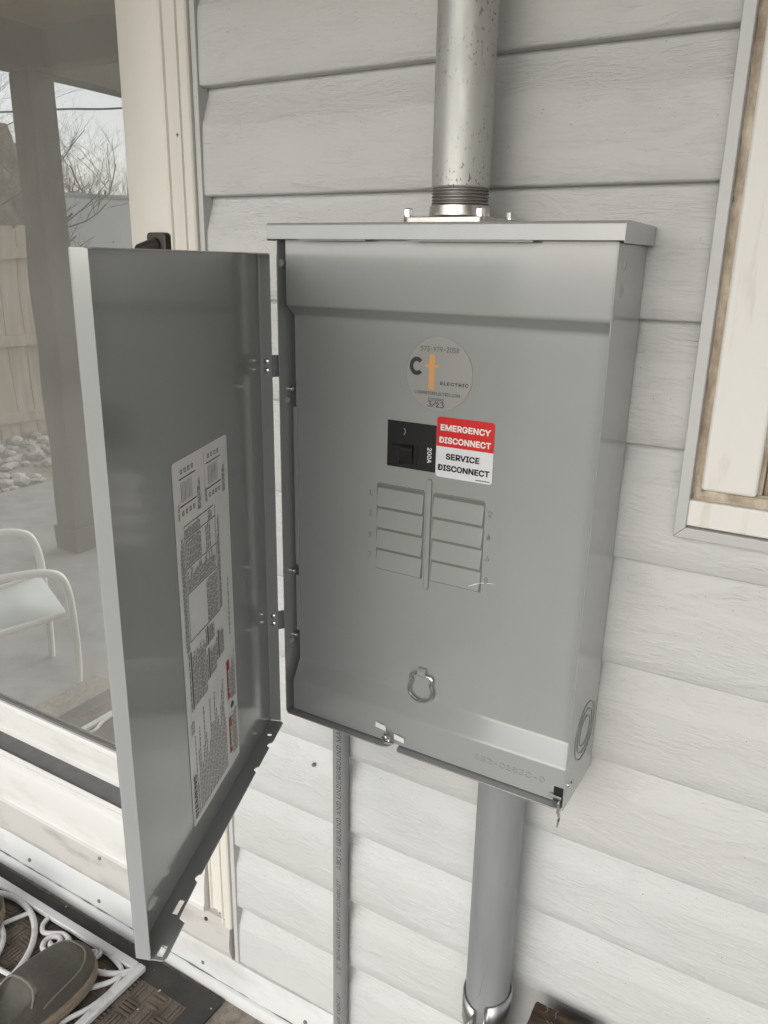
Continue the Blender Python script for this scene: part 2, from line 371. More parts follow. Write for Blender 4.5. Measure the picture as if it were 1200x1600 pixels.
# ================================================================== HOUSE WALL
W_, H_, D_ = 0.3774, 0.5866, 0.1013
PITCH, LZ0 = 0.127, 0.18447
hw = thing('house_wall', 'house wall of pale grey wood-grain vinyl siding behind the electrical panel', 'wall', (0.1, 0.1, -1.275))
DX0, DX1 = -2.25, -0.203      # door opening between these (outer edge of door trim)
WX0, WX1, WZ0, WZ1 = 0.4385, 1.40, -0.2835, 0.78
b = NB()
box(b, DX1+0.012, WX0+0.02, 0.020, 0.14, -1.215, 1.16); box(b, WX0+0.02, WX1-0.02, 0.020, 0.14, -1.215, WZ0+0.02)
box(b, WX0+0.02, WX1-0.02, 0.020, 0.14, WZ1-0.02, 1.16); box(b, WX1-0.02, 4.2, 0.020, 0.14, -1.215, 1.16)
box(b, -3.6, DX0-0.012, 0.020, 0.14, -1.215, 1.16); box(b, DX0-0.012, DX1+0.012, 0.020, 0.14, 0.86, 1.16)
obj('sheathing', b, GASKET, hw)
b = NB(); box(b, -3.6, -1.3405, -0.004, 0.14, -1.66, -1.216); box(b, 2.6005, 4.2, -0.004, 0.14, -1.66, -1.216); obj('foundation', b, CONC, hw)
prof = [(0.0190, -0.0015), (0.0035, -0.0015), (0.0012, -0.0006), (0.0, 0.0012), (-0.0002, 0.02), (0.0006, 0.055), (0.0014, 0.080), (0.0026, 0.0855), (0.0048, 0.090), (0.0105, 0.106), (0.0155, 0.1200), (0.0175, 0.1300), (0.0190, 0.1300)]
def plank(x0, x1, zb, ztop=None):
    bm = NB(); n = max(2, int((x1-x0)/0.06)); rings = []
    ph = random.uniform(0, 6.28); am = random.uniform(0.0002, 0.0006); dz = random.uniform(-0.0008, 0.0008)
    for i in range(n+1):
        x = x0+(x1-x0)*i/n
        wob = am*math.sin(x*5.1+ph)+am*0.6*math.sin(x*11.7+2*ph)
        ring = []
        for k, (y, z) in enumerate(prof):
            zz = zb+dz+z + 0.0007*math.sin(x*2.3+ph)
            if ztop is not None: zz = min(zz, ztop)
            ring.append(bm.verts.new((x, y + (wob if 0 < k < 10 else 0), zz)))
        rings.append(ring)
    for i in range(n):
        for k in range(len(prof)-1):
            bm.faces.new((rings[i][k], rings[i+1][k], rings[i+1][k+1], rings[i][k+1]))
    for rg in (rings[0], rings[-1]): bm.faces.new(rg)
    return bm
for k in range(-8, 12):
    zb = LZ0-k*PITCH
    if zb > 1.12: continue
    zt = zb+0.13
    segs = []
    # left of the sliding door, between door and window, right of the window
    segs.append((-3.6, DX0-0.001)); 
    if zb > 0.84: segs = [(-3.6, 4.2)]
    else:
        if zb+PITCH*0.8 < WZ0: segs.append((DX1+0.001, 4.2))
        elif zb < WZ0: segs.append((DX1+0.001, WX0+0.004)); segs.append((WX0+0.004, WX1-0.004, WZ0+0.004)); segs.append((WX1-0.004, 4.2))
        elif zb < WZ1: segs.append((DX1+0.001, WX0+0.004)); segs.append((WX1-0.004, 4.2))
        else: segs.append((DX1+0.001, 4.2))
    for sg in segs:
        obj('siding_plank', plank(sg[0], sg[1], zb, sg[2] if len(sg) > 2 else (1.16 if zt > 1.16 else None)), SIDING, hw, smooth=True)
# base flashing, continuous under siding and door
b = NB()
pf = [(0.016, -1.206), (-0.004, -1.206), (-0.012, -1.2145), (-0.0165, -1.236), (-0.0195, -1.2500), (-0.0235, -1.2520), (-0.0275, -1.2560), (-0.0290, -1.2640), (-0.0275, -1.2765), (0.016, -1.2765)]
n = 90; rings = []
for i in range(n+1):
    x = -3.6+7.8*i/n; q_ = 0.0012*math.sin(x*7)+0.0009*math.sin(x*17+1)
    rings.append([b.verts.new((x, y+(q_ if 0 < k < 9 else 0), z+(q_*0.5 if 0 < k < 8 else 0))) for k, (y, z) in enumerate(pf)])
for i in range(n):
    for k in range(len(pf)-1): b.faces.new((rings[i][k], rings[i+1][k], rings[i+1][k+1], rings[i][k+1]))
for rg in (rings[0], rings[-1]): b.faces.new(rg)
obj('base_flashing', b, ALFLASH, hw, smooth=True)
b = NB(); P_ = [(-3.5+7.6*i/500, -0.0212+random.uniform(-0.0004, 0.0004), -1.2504+random.uniform(-0.0004, 0.0004)) for i in range(501)]
tube(b, P_, [max(0.0002, random.gauss(0.0007, 0.0005)) for _ in P_], 5); obj('dirt_seam', b, GASKET, hw)
def nail(parent, x, y, z, r=0.0035, m=THREAD, name='nail', tilt=0):
    bm = NB(); lathe(bm, [(r*1.0, 0.003), (r, 0.0), (r*0.75, -0.0012), (r*0.2, -0.0016)], (x, y, z), 'y', 10); return obj(name, bm, m, parent, smooth=True)
nail(hw, -0.030, -0.0005, -0.742, 0.003)
for x in (-0.756, -0.542, -0.268, -0.04, 0.3): nail(hw, x, -0.0175, -1.236, 0.0038)

# ================================================================== SLIDING GLASS DOOR
dr = thing('sliding_glass_door', 'sliding glass patio door in a cream vinyl frame reflecting the yard', 'door', (-1.2, 0.03, -1.12))
GY = 0.048
# trim / jamb with ridges, extruded upright on both sides
def jamb(sgn):
    # outer edge at x = DX1, going inward (towards -x) ; (inward distance, y)
    pf = [(0.0, 0.016), (0.0, -0.008), (0.002, -0.010), (0.012, -0.010), (0.013, -0.006), (0.018, -0.006), (0.019, -0.009), (0.0215, -0.009), (0.023, -0.003), (0.036, -0.002),
          (0.037, 0.002), (0.050, 0.002), (0.0515, -0.001), (0.0545, -0.001), (0.056, 0.005), (0.058, 0.014), (0.062, 0.022), (0.0635, 0.10), (0.03, 0.10), (0.03, 0.016)]
    bm = NB()
    X = (lambda a: DX1-a) if sgn > 0 else (lambda a: DX0+a)
    prism(bm, pf, lambda a, y: (X(a), y, -1.135), lambda a, y: (X(a), y, 0.86))
    return bm
obj('jamb', jamb(1), CREAM, dr, smooth=True); obj('jamb', jamb(-1), CREAM, dr, smooth=True)
b = NB(); box(b, DX0+0.002, DX1-0.002, -0.009, 0.10, 0.845, 0.905); obj('head_trim', b, CREAM, dr, bevel=0.002)
# grey edge channel where the siding ends
b = NB(); box(b, DX1+0.0005, DX1+0.009, -0.004, 0.015, -1.212, 0.86); obj('edge_channel', b, JCH, dr, bevel=0.001)
# stiles of the sash
ST0, ST1 = -0.366, -0.2815
def stile(x0, x1, zb=-1.000):
    bm = NB(); prism(bm, [(x0, 0.062), (x0, 0.034), (x0+0.003, 0.027), (x0+0.008, 0.0235), (x1-0.004, 0.0225), (x1, 0.0255), (x1, 0.062)], lambda a, y: (a, y, zb), lambda a, y: (a, y, 0.835)); return bm
obj('stile', stile(ST0, ST1), CREAM, dr, smooth=True)
obj('stile', stile(-1.275, -1.205), CREAM, dr, smooth=True)
obj('stile', stile(-2.19, -2.12), CREAM, dr, smooth=True)
b = NB(); box(b, -2.12, ST0, 0.0235, 0.062, 0.765, 0.835); obj('top_rail', b, CREAM, dr, bevel=0.002)
# bottom rail with a stepped profile
b = NB()
pf = [(0.062, -0.918), (0.041, -0.918), (0.036, -0.920), (0.0335, -0.926), (0.030, -0.928), (0.0285, -0.972), (0.0255, -0.975), (0.0255, -0.984), (0.029, -0.987), (0.062, -0.987)]
prism(b, pf, lambda y, z: (-2.12, y, z), lambda y, z: (ST0+0.0005, y, z)); obj('bottom_rail', b, WHITEV, dr, smooth=True)
b = NB(); box(b, -2.12, ST0, 0.0385, 0.0415, -0.9175, -0.912); box(b, ST0-0.0035, ST0-0.0005, 0.0385, 0.0415, -0.9175, 0.765); obj('gasket', b, GASKET, dr)
for x0, x1 in ((-1.2055, ST0), (-2.1205, -1.2745)):
    b = NB(); box(b, x0-0.004, x1+0.004, GY-0.003, GY+0.003, -0.926, 0.772); 
    o = obj('glass_pane', b, GLASS, dr)
# track recess, threshold
b = NB(); box(b, DX0+0.06, DX1-0.06, 0.008, 0.10, -1.055, -1.016); obj('track', b, TRACK, dr)
b = NB()
pf = [(0.0078, -1.050), (0.0078, -1.0105), (0.0058, -1.0085), (0.0040, -1.0100), (0.0032, -1.0170), (0.0008, -1.0185), (-0.0002, -1.0255), (-0.0022, -1.0270), (-0.0052, -1.0360), (-0.0082, -1.0500), (-0.0098, -1.0660), (-0.0105, -1.072), (-0.012, -1.108), (-0.0145, -1.111), (-0.0145, -1.120), (-0.011, -1.123), (0.0078, -1.123)]
prism(b, pf, lambda y, z: (DX0+0.06, y, z), lambda y, z: (DX1-0.058, y, z)); obj('threshold', b, WHITEV, dr, smooth=True)
# grey sill cover and its ragged lower edge
b = NB()
n = 60; rings = []
for i in range(n+1):
    x = DX0+(DX1-0.004-DX0)*i/n; j = 0.0016*math.sin(x*23)+0.0012*math.sin(x*61+1)
    rings.append([b.verts.new(p) for p in ((x, 0.016, -1.120), (x, -0.0085, -1.122), (x, -0.0100, -1.150), (x, -0.0125, -1.166), (x, -0.0125+j*0.3, -1.190+j), (x, -0.0095, -1.193+j), (x, -0.0055, -1.2070), (x, 0.016, -1.2070))])
for i in range(n):
    for k in range(7): b.faces.new((rings[i][k], rings[i+1][k], rings[i+1][k+1], rings[i][k+1]))
for rg in (rings[0], rings[-1]): b.faces.new(rg)
obj('sill_cover', b, SILLG, dr, smooth=True)
for x, z, m in ((-0.536, -1.136, THREAD), (-0.261, -1.140, WOODB)): nail(dr, x, -0.0105, z, 0.004, m, 'screw')
for x, z in ((-0.2325, 0.130), (-0.2325, -0.55), (-0.2325, -1.118)):
    b = NB(); lathe(b, [(0.0048, 0.003), (0.0048, 0.0), (0.0036, -0.0016), (0.001, -0.002)], (x, -0.0018, z), 'y', 16); sc = obj('screw', b, CREAM, dr, smooth=True)
    b = NB(); box(b, x-0.0022, x+0.0022, -0.0042, -0.0036, z-0.0005, z+0.0005); box(b, x-0.0005, x+0.0005, -0.0043, -0.0037, z-0.0022, z+0.0022); obj('screw_slot', b, INK, sc)
# dark handle
b = NB()
prism(b, rrect(-0.318, -0.2815, -0.20, 0.012, 0.006), lambda x, z: (x, 0.0235, z), lambda x, z: (x, 0.012, z)); 
hd = obj('handle', b, BRONZE, dr, bevel=0.002)
b = NB(); tube(b, [(-0.300, 0.014, -0.004), (-0.312, -0.006, -0.012), (-0.318, -0.016, -0.03), (-0.318, -0.018, -0.10), (-0.318, -0.016, -0.16), (-0.312, -0.004, -0.180), (-0.300, 0.014, -0.188)], [0.010, 0.009, 0.008, 0.008, 0.008, 0.009, 0.010], 12); obj('grip', b, BRONZE, hd, smooth=True)

# ================================================================== ROOM behind the glass
b = NB(); box(b, -4.2, 0.6, 0.1005, 4.0, -1.25, -1.195); tag(obj('indoor_floor', b, CARPET), kind='structure')
rm = thing('indoor_wall', 'beige painted indoor wall with white baseboard behind the glass door', 'wall', (-1.4, 0.32, -1.195))
b = NB(); box(b, -1.36, -1.23, 0.32, 4.0, -1.195, 1.1); obj('wall', b, INWALL, rm, bevel=0.003)
b = NB(); prism(b, [(-1.2295, -1.195), (-1.2165, -1.195), (-1.2165, -1.120), (-1.221, -1.108), (-1.2295, -1.104)], lambda x, z: (x, 0.318, z), lambda x, z: (x, 3.99, z)); obj('baseboard', b, BASEB, rm, smooth=True)
b = NB(); box(b, -4.2, 0.6, 4.0, 4.1, -1.25, 1.2); box(b, -4.3, -4.2, 0.10, 4.1, -1.25, 1.2); box(b, 0.6, 0.7, 0.142, 4.1, -1.25, 1.2); box(b, -4.3, 0.7, 0.142, 4.1, 1.2, 1.25)
tag(obj('room_shell', b, INWALL), kind='structure')
pf_ = thing('picture_frame', 'thin brown frame hanging on the indoor wall behind the glass', 'frame', (-1.23, 0.437, -0.955))
for y0, y1, z0, z1 in ((0.437, 0.452, -0.955, -0.368), (0.735, 0.75, -0.955, -0.368), (0.452, 0.735, -0.383, -0.368), (0.452, 0.735, -0.955, -0.940)):
    b = NB(); box(b, -1.231, -1.214, y0, y1, z0, z1); obj('rail', b, FRAMEB, pf_, bevel=0.001)
b = NB(); box(b, -1.2305, -1.224, 0.452, 0.735, -0.940, -0.383); obj('sheet', b, INWALL, pf_)
b = NB(); tube(b, [(-0.86, 0.075, 0.76), (-0.86, 0.076, 0.1), (-0.862, 0.075, -0.75)], 0.0035, 8)
tag(obj('blind_wand', b, BASEB, smooth=True, origin=(-0.86, 0.075, -0.75)), 'thin white wand hanging inside the glass door', 'blind wand')

# ================================================================== WINDOW on the right
wn = thing('window', 'white window with grey edge channel and brown dirt in its corners', 'window', (0.9, 0.0, WZ0))
CH = 0.0115
def mitre(bm, x0, x1, z0, z1, wd, y0, y1, which):
    P = {'l': [(x0, z0), (x0+wd, z0+wd), (x0+wd, z1-wd), (x0, z1)], 'r': [(x1, z0), (x1, z1), (x1-wd, z1-wd), (x1-wd, z0+wd)],
         'b': [(x0, z0), (x1, z0), (x1-wd, z0+wd), (x0+wd, z0+wd)], 't': [(x0, z1), (x0+wd, z1-wd), (x1-wd, z1-wd), (x1, z1)]}[which]
    prism(bm, P, lambda x, z: (x, y0, z), lambda x, z: (x, y1, z))
for s_ in 'lrbt':
    b = NB(); mitre(b, WX0, WX1, WZ0, WZ1, CH, 0.014, -0.020, s_)
    bmesh.ops.scale(b, vec=(0.9995, 1, 0.9992), space=Matrix.Translation((-(WX0+WX1)/2, 0, -(WZ0+WZ1)/2)), verts=b.verts)
    obj('edge_channel', b, JCH, wn, bevel=0.0012)
ix0, ix1, iz0, iz1 = WX0+CH+0.0005, WX1-CH-0.0005, WZ0+CH+0.0005, WZ1-CH-0.0005
b = NB(); box(b, ix0-0.0025, ix1, -0.0165, 0.05, iz0+0.001, iz0+0.0285); obj('sill_board', b, STAINED, wn, bevel=0.0025)
b = NB(); box(b, ix0+0.0075, ix0+0.0590, -0.0125, 0.06, iz0+0.0385, iz1-0.03); obj('casing', b, STAINED, wn, bevel=0.004, seg=3)
b = NB(); box(b, ix1-0.058, ix1-0.0075, -0.0125, 0.06, iz0+0.0385, iz1-0.03); obj('casing', b, STAINED, wn, bevel=0.004, seg=3)
b = NB(); box(b, ix0, ix1, -0.0125, 0.06, iz1-0.05, iz1); obj('head_casing', b, WHITEV, wn, bevel=0.003)
def caulk(path, r):
    bm = NB(); P = []
    for (a, c) in zip(path[:-1], path[1:]):
        a, c = Vector(a), Vector(c); n_ = max(2, int((c-a).length/0.006))
        for i in range(n_): P.append(a.lerp(c, i/n_))
    P.append(Vector(path[-1]))
    tube(bm, [p+Vector((random.uniform(-1, 1), random.uniform(-1, 1), random.uniform(-1, 1)))*0.0007 for p in P], [r*random.uniform(0.85, 1.2) for _ in P], 8)
    return bm
obj('caulk', caulk([(ix0+0.004, -0.0045, iz1), (ix0+0.004, -0.0045, iz0+0.028)], 0.0062), DIRT, wn, smooth=True)
obj('caulk', caulk([(ix0+0.004, -0.0035, iz0+0.0325), (ix0+0.062, -0.0035, iz0+0.0325), (ix0+0.1, 0.012, iz0+0.033)], 0.0072), DIRT, wn, smooth=True)
b = NB(); box(b, ix0-0.003, ix0+0.0625, 0.0, 0.058, iz0+0.020, iz1-0.04); obj('backing', b, DIRT, wn)
# sash beside the casing, with dirt in its channel
b = NB(); box(b, ix0+0.0628, ix0+0.078, 0.012, 0.06, iz0+0.028, iz1-0.05); obj('dirty_channel', b, DIRT, wn, bevel=0.002)
b = NB(); box(b, ix0+0.078, ix0+0.122, 0.004, 0.05, iz0+0.050, iz1-0.05); obj('sash_stile', b, WHITEV, wn, bevel=0.003)
b = NB(); box(b, ix0+0.078, ix1-0.06, 0.008, 0.05, iz0+0.029, iz0+0.0495); obj('sash_foot', b, DIRT, wn, bevel=0.003)
b = NB(); box(b, ix0+0.1222, ix1-0.0582, 0.005, 0.05, iz0+0.050, iz0+0.095); obj('sash_rail', b, WHITEV, wn, bevel=0.003)
b = NB(); box(b, ix0+0.118, ix1-0.057, 0.026, 0.031, iz0+0.090, iz1-0.045); obj('glass_pane', b, GLASS, wn)

# ================================================================== PORCH ROOF, BEAMS, POSTS
pr = thing('porch_roof', 'boarded porch roof over the patio', 'roof', (0.3, -1.0, 1.1))
for i in range(15):
    y1 = -0.0 - i*0.135
    b = NB(); box(b, -3.35, 4.2, y1-0.131, y1, 1.00, 1.02+random.uniform(0, 0.004)); obj('ceiling_board', b, CEILM, pr)
b = NB(); box(b, -3.4, 4.25, -2.06, -0.003, 1.028, 1.14); obj('deck', b, BEAMM, pr)
b = NB(); box(b, -3.18, -3.04, -2.75, -0.002, 0.80, 0.999); obj('side_beam', b, BEAMM, pr, bevel=0.006)
b = NB(); box(b, -3.039, 4.19, -2.02, -1.92, 0.83, 0.999); obj('front_beam', b, BEAMM, pr, bevel=0.006)
b = NB(); box(b, -3.215, -3.181, -2.75, -0.002, 0.88, 0.999); obj('fascia', b, CEILM, pr, bevel=0.004)
for (x, y), lab in zip(((-3.11, -1.9), (2.6, -1.97)), ('dark wooden porch post seen in the door glass beside the bright sky', 'dark wooden porch post at the far right of the patio')):
    o = thing('porch_post', lab, 'post', (x, y, -1.62), 'porch posts')
    zt = 0.80 if x < -3 else 0.83
    b = NB(); box(b, x-0.075, x+0.075, y-0.075, y+0.075, -1.6205, zt+0.001); obj('shaft', b, POSTM, o, bevel=0.008)
    b = NB(); box(b, x-0.09, x+0.09, y-0.09, y+0.09, -1.6202, -1.48); obj('plinth', b, POSTM, o, bevel=0.006)

sc0 = thing('added_shade_screen', 'added dark board screen, out of view, shading the panel from the right', 'screen', (1.8, -1.2, -1.62))  # unseen screen, added to darken the right side of the panel box
for i in range(11):
    y1 = -0.60-i*0.118
    b = NB(); box(b, 1.79, 1.812+random.uniform(0, 0.003), y1-0.112, y1, -1.6205, 0.90); obj('board', b, BEAMM, sc0, bevel=0.002)
for z in (-1.3, -0.3, 0.75):
    b = NB(); box(b, 1.745, 1.7895, -1.89, -0.58, z-0.045, z+0.045); obj('rail', b, BEAMM, sc0, bevel=0.003)

# ================================================================== ELECTRICAL PANEL
ep = thing('electrical_panel', 'grey outdoor electrical panel mounted on siding with its door standing open', 'electrical panel', (W_/2, -0.03, -H_))
T = 0.0016
b = NB()
box(b, 0.0, W_, -0.003, -0.003+T, -H_, 0.0)                       # back
box(b, 0.0, T, -D_, -0.0031, -H_, 0.0)                            # left side
box(b, W_-T, W_, -D_, -0.0031, -H_-0.002, 0.0)                    # right side
obj('enclosure', b, GREY, ep, bevel=0.0006)
# bottom plate with two forward lips and a gap for the latch
b = NB()
pl = [(0.0018, -0.004), (0.0018, -0.100), (0.004, -0.1045), (0.008, -0.106), (0.148, -0.106), (0.155, -0.1035), (0.158, -0.097), (0.160, -0.088), (0.166, -0.088), (0.168, -0.101), (0.172, -0.106), (0.366, -0.106), (0.3735, -0.104), (W_-T-0.0004, -0.099), (W_-T-0.0004, -0.004)]
prism(b, pl, lambda x, y: (x, y, -H_), lambda x, y: (x, y, -H_+0.0018)); obj('bottom_plate', b, GREY, ep, bevel=0.0005)
# top cap
b = NB()
pt = [(-0.0075, -0.1080), (W_+0.0065, -0.1080), (W_+0.0065, -0.001), (-0.0075, -0.001)]
cap = [(-0.001, 0.0165), (-0.094, 0.0178), (-0.106, 0.0172), (-0.1080, 0.0150), (-0.1085, 0.0005), (-0.1072, 0.0005), (-0.1065, 0.0140), (-0.001, 0.0145)]
prism(b, cap, lambda y, z: (-0.0075, y, z), lambda y, z: (W_+0.0065, y, z))
box(b, W_+0.0052, W_+0.0067, -0.1078, -0.001, -0.0015, 0.0160); box(b, -0.0078, -0.0063, -0.1078, -0.001, -0.001, 0.0160)
obj('top_cap', b, GREY, ep, bevel=0.0007)
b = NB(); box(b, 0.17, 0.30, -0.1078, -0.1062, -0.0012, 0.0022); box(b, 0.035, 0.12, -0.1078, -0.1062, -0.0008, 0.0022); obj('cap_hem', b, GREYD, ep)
# right side: knockout rings, dimples, slot
kb = (-0.046, -0.517)
for i, r in enumerate((0.0335, 0.0255, 0.0175)):
    b = NB(); tube(b, [(W_+0.0001, kb[0]+r*math.cos(a*math.pi/24), kb[1]+r*math.sin(a*math.pi/24)) for a in range(48)], 0.00075, 6, closed=True); obj('knockout_ring', b, GREYD, ep, smooth=True)
for y, z in ((-0.079, -0.042), (-0.079, -0.020)):
    b = NB(); lathe(b, [(0.0058, -0.001), (0.0058, 0.0002), (0.0048, 0.0007), (0.0005, 0.0008)], (W_, y, z), 'x', 20); obj('dimple', b, GREY, ep, smooth=True)
b = NB(); prism(b, rrect(-0.084, -0.076, -0.567, -0.5645, 0.0012, 3), lambda y, z: (W_-0.0005, y, z), lambda y, z: (W_+0.0003, y, z)); obj('slot', b, DARKGAP, ep)
b = NB(); lathe(b, [(0.003, -0.001), (0.003, 0.001), (0.0015, 0.0022)], (W_, -0.0885, -0.5625), 'x', 12); obj('rivet', b, STEEL, ep, smooth=True)
# corner latch tab at the lower right
b = NB(); box(b, 0.3635, 0.3755, -0.0955, -0.0925, -0.583, -0.565); obj('corner_gap', b, DARKGAP, ep)
b = NB(); box(b, 0.3600, 0.3740, -0.1000, -0.0965, -0.5770, -0.5735); box(b, 0.3712, 0.3740, -0.1050, -0.0965, -0.592, -0.5775)
prism(b, rrect(-0.1115, -0.1035, -0.605, -0.589, 0.003, 4), lambda y, z: (0.3745, y, z), lambda y, z: (0.3757, y, z)); obj('hasp_tab', b, ZINC, ep, bevel=0.0005)
b = NB(); lathe(b, [(0.0022, 0.0), (0.0022, 0.0004)], (0.3756, -0.1075, -0.596), 'x', 14); obj('hasp_hole', b, DARKGAP, ep)
# inner left wall: screws, dimples
for y, z in ((-0.0765, -0.165), (-0.0785, -0.393), (-0.0765, -0.482)):
    b = NB(); lathe(b, [(0.0032, 0.0), (0.0032, 0.004), (0.0022, 0.006), (0.0008, 0.0064)], (T, y-0.008, z), 'x', 12); obj('screw', b, STEEL, ep, smooth=True)
for y, z in ((-0.087, -0.178), (-0.087, -0.490), (-0.093, -0.0245)):
    b = NB(); lathe(b, [(0.005, -0.0005), (0.005, 0.0006), (0.003, 0.0028), (0.0006, 0.0034)], (T, y, z), 'x', 14); obj('dimple', b, GREY, ep, smooth=True)

# ---- dead front: formed cover inside the box
YB, YM = -0.0950, -0.0800
pd = [(YB, -0.003), (YB, -0.0680), (YB+0.0008, -0.0705), (YM-0.0025, -0.0815), (YM-0.0008, -0.0840), (YM, -0.0880), (YM, -0.2), (YM, -0.35), (YM, -0.5150), (YM-0.0005, -0.5180), (YM-0.0018, -0.5210), (YB+0.0015, -0.5395), (YB+0.0004, -0.5420), (YB, -0.5450), (YB, -0.5835)]
b = NB()
xl, xr = 0.0085, W_-T-0.0015
pd = [(YB, 0.006), (YB, -0.0655), (YB, -0.0672), (YB+0.0004, -0.0690), (YB+0.0016, -0.0702), (YB+0.0032, -0.0709), (YM-0.0036, -0.0785), (YM-0.0021, -0.0794), (YM-0.0009, -0.0807), (YM-0.0002, -0.0824), (YM, -0.0842), (YM, -0.0856),
      (YM, -0.5135), (YM, -0.5150), (YM-0.0002, -0.5168), (YM-0.0009, -0.5186), (YM-0.0019, -0.5202), (YB+0.0026, -0.5385), (YB+0.0014, -0.5401), (YB+0.0005, -0.5418), (YB, -0.5440), (YB, -0.5456), (YB, -0.5835)]
A = [b.verts.new((xl if (YM-0.004 > y or True) else xl, y, z)) for y, z in pd]; B_ = [b.verts.new((xr, y, z)) for y, z in pd]
for i in range(len(pd)-1): b.faces.new((A[i], B_[i], B_[i+1], A[i+1]))
df = obj('dead_front', b, GREY, ep, smooth=True)
# folded side tabs along its left edge (with notches between)
for z0, z1 in ((-0.386, -0.186), (-0.476, -0.400)):
    b = NB(); prism(b, [(-0.0006, 0.0), (-0.0020, -0.0015), (-0.0033, -0.004), (-0.0033, -0.016), (0.0024, -0.016), (0.0024, 0.0)], lambda x, y: (xl+x, YM-0.0008-(-y) if False else YM-0.0006-y*0-0.0+y, z0), lambda x, y: (xl+x, YM-0.0006+y, z1))
    bmesh.ops.translate(b, verts=b.verts, vec=(0, 0.0145, 0)); obj('side_tab', b, GREY, df, bevel=0.0008)
FD = Frame((0, YM-0.0007, 0), (1, 0, 0), (0, 0, 1))
# twist-outs
def cover(x0, x1, z0, z1, tip):
    bm = NB(); y = YM-0.0007
    v = [bm.verts.new(p) for p in ((x0, y+0.001, z0), (x1, y+0.001, z0), (x1, y+0.001, z1), (x0, y+0.001, z1),
         (x0+0.0003, y-0.0032, z0+0.0004), (x1-0.0003, y-0.0032, z0+0.0004), (x1-0.0003, y-0.0004, z1-0.0036), (x0+0.0003, y-0.0004, z1-0.0036), (x1-0.0003, y+0.0007, z1-0.0004), (x0+0.0003, y+0.0007, z1-0.0004))]
    for f in ((4, 5, 6, 7), (7, 6, 8, 9), (0, 1, 5, 4), (9, 8, 2, 3), (0, 4, 7, 9, 3), (1, 2, 8, 6, 5)): bm.faces.new([v[i] for i in f])
    return bm
for c, (x0, x1) in enumerate(((0.1232, 0.1830), (0.1957, 0.2560))):
    for r in range(4):
        z1 = -0.2640-r*0.02535; 
        obj('knockout_cover', cover(x0, x1, z1-0.0246, z1, c), GREY, df, bevel=0.0005)
    b = NB(); box(b, x0-0.0008, x1+0.0008, YM-0.00082, YM+0.0002, -0.2640-4*0.02535-0.0008, -0.2634); obj('cover_slot', b, SLOT, df)
    b = NB(); box(b, x0+0.0005, x1-0.0005, YM-0.0012, YM+0.0005, -0.2632, -0.2614); obj('cover_lip', b, GREYD, df, bevel=0.0004)
b = NB(); prism(b, rrect(0.1866, 0.1932, -0.378, -0.247, 0.003, 5), lambda x, z: (x, YM, z), lambda x, z: (x, YM-0.0034, z)); obj('centre_rib', b, GREY, df, bevel=0.0016, seg=3)
for i in range(8):
    row = i//2; zc = -0.2745-row*0.02535; xc = 0.1135 if i % 2 == 0 else 0.2625
    b = NB(); text(b, str(i+1), FD, xc-0.002, xc+0.0022, zc-0.0035, zc+0.0035, 0.0010, bold=0.004, depth=0.0012); obj('raised_numeral', b, GREY, df, bevel=0)
b = NB(); FB = Frame((0, YB-0.0007, 0), (1, 0, 0), (0, 0, 1)); text(b, '532-0183C-0', FB, 0.268, 0.352, -0.5660, -0.5590, 0.00022, depth=0.0008); obj('raised_lettering', b, GREY, df)
b = NB(); tube(b, [(0.2440, YM-0.0042, -0.3600), (0.2500, YM-0.0043, -0.3570), (0.2570, YM-0.0012, -0.3545), (0.2660, YM-0.0011, -0.3530), (0.2730, YM-0.0011, -0.3522)], [0.0002, 0.0006, 0.0005, 0.0004, 0.0002], 5); obj('scratch', b, LABEL, df)
# pull ring
b = NB(); prism(b, [(YM, -0.4775), (YM-0.004, -0.478), (YM-0.0068, -0.481), (YM-0.0068, -0.486), (YM-0.004, -0.489), (YM, -0.4895)], lambda y, z: (0.1845, y, z), lambda y, z: (0.1955, y, z)); obj('ring_strap', b, GREY, df, bevel=0.0006)
pts = []
for a in range(-60, 241, 12):
    pts.append((0.190+0.0150*math.cos(R(-a if False else a+180-0)), 0, -0.5085+0.0150*math.sin(R(a+180))))
ring = [(0.1785, -0.4860), (0.1760, -0.4885), (0.1758, -0.4930), (0.1775, -0.4965)] + [(0.1900+0.0158*math.cos(R(a)), -0.5070+0.0150*math.sin(R(a))) for a in range(152, 391, 14)] + [(0.2025, -0.4965), (0.2042, -0.4930), (0.2040, -0.4885), (0.2015, -0.4860)]
def rt(x, z): return (0.190+(x-0.190)*1.0, YM-0.0045-0.10*(-0.484-z), -0.484+(z+0.484)*0.93)
b = NB(); tube(b, [rt(x, z) for x, z in ring], 0.0019, 8, closed=True); obj('pull_ring', b, STEEL, df, smooth=True)
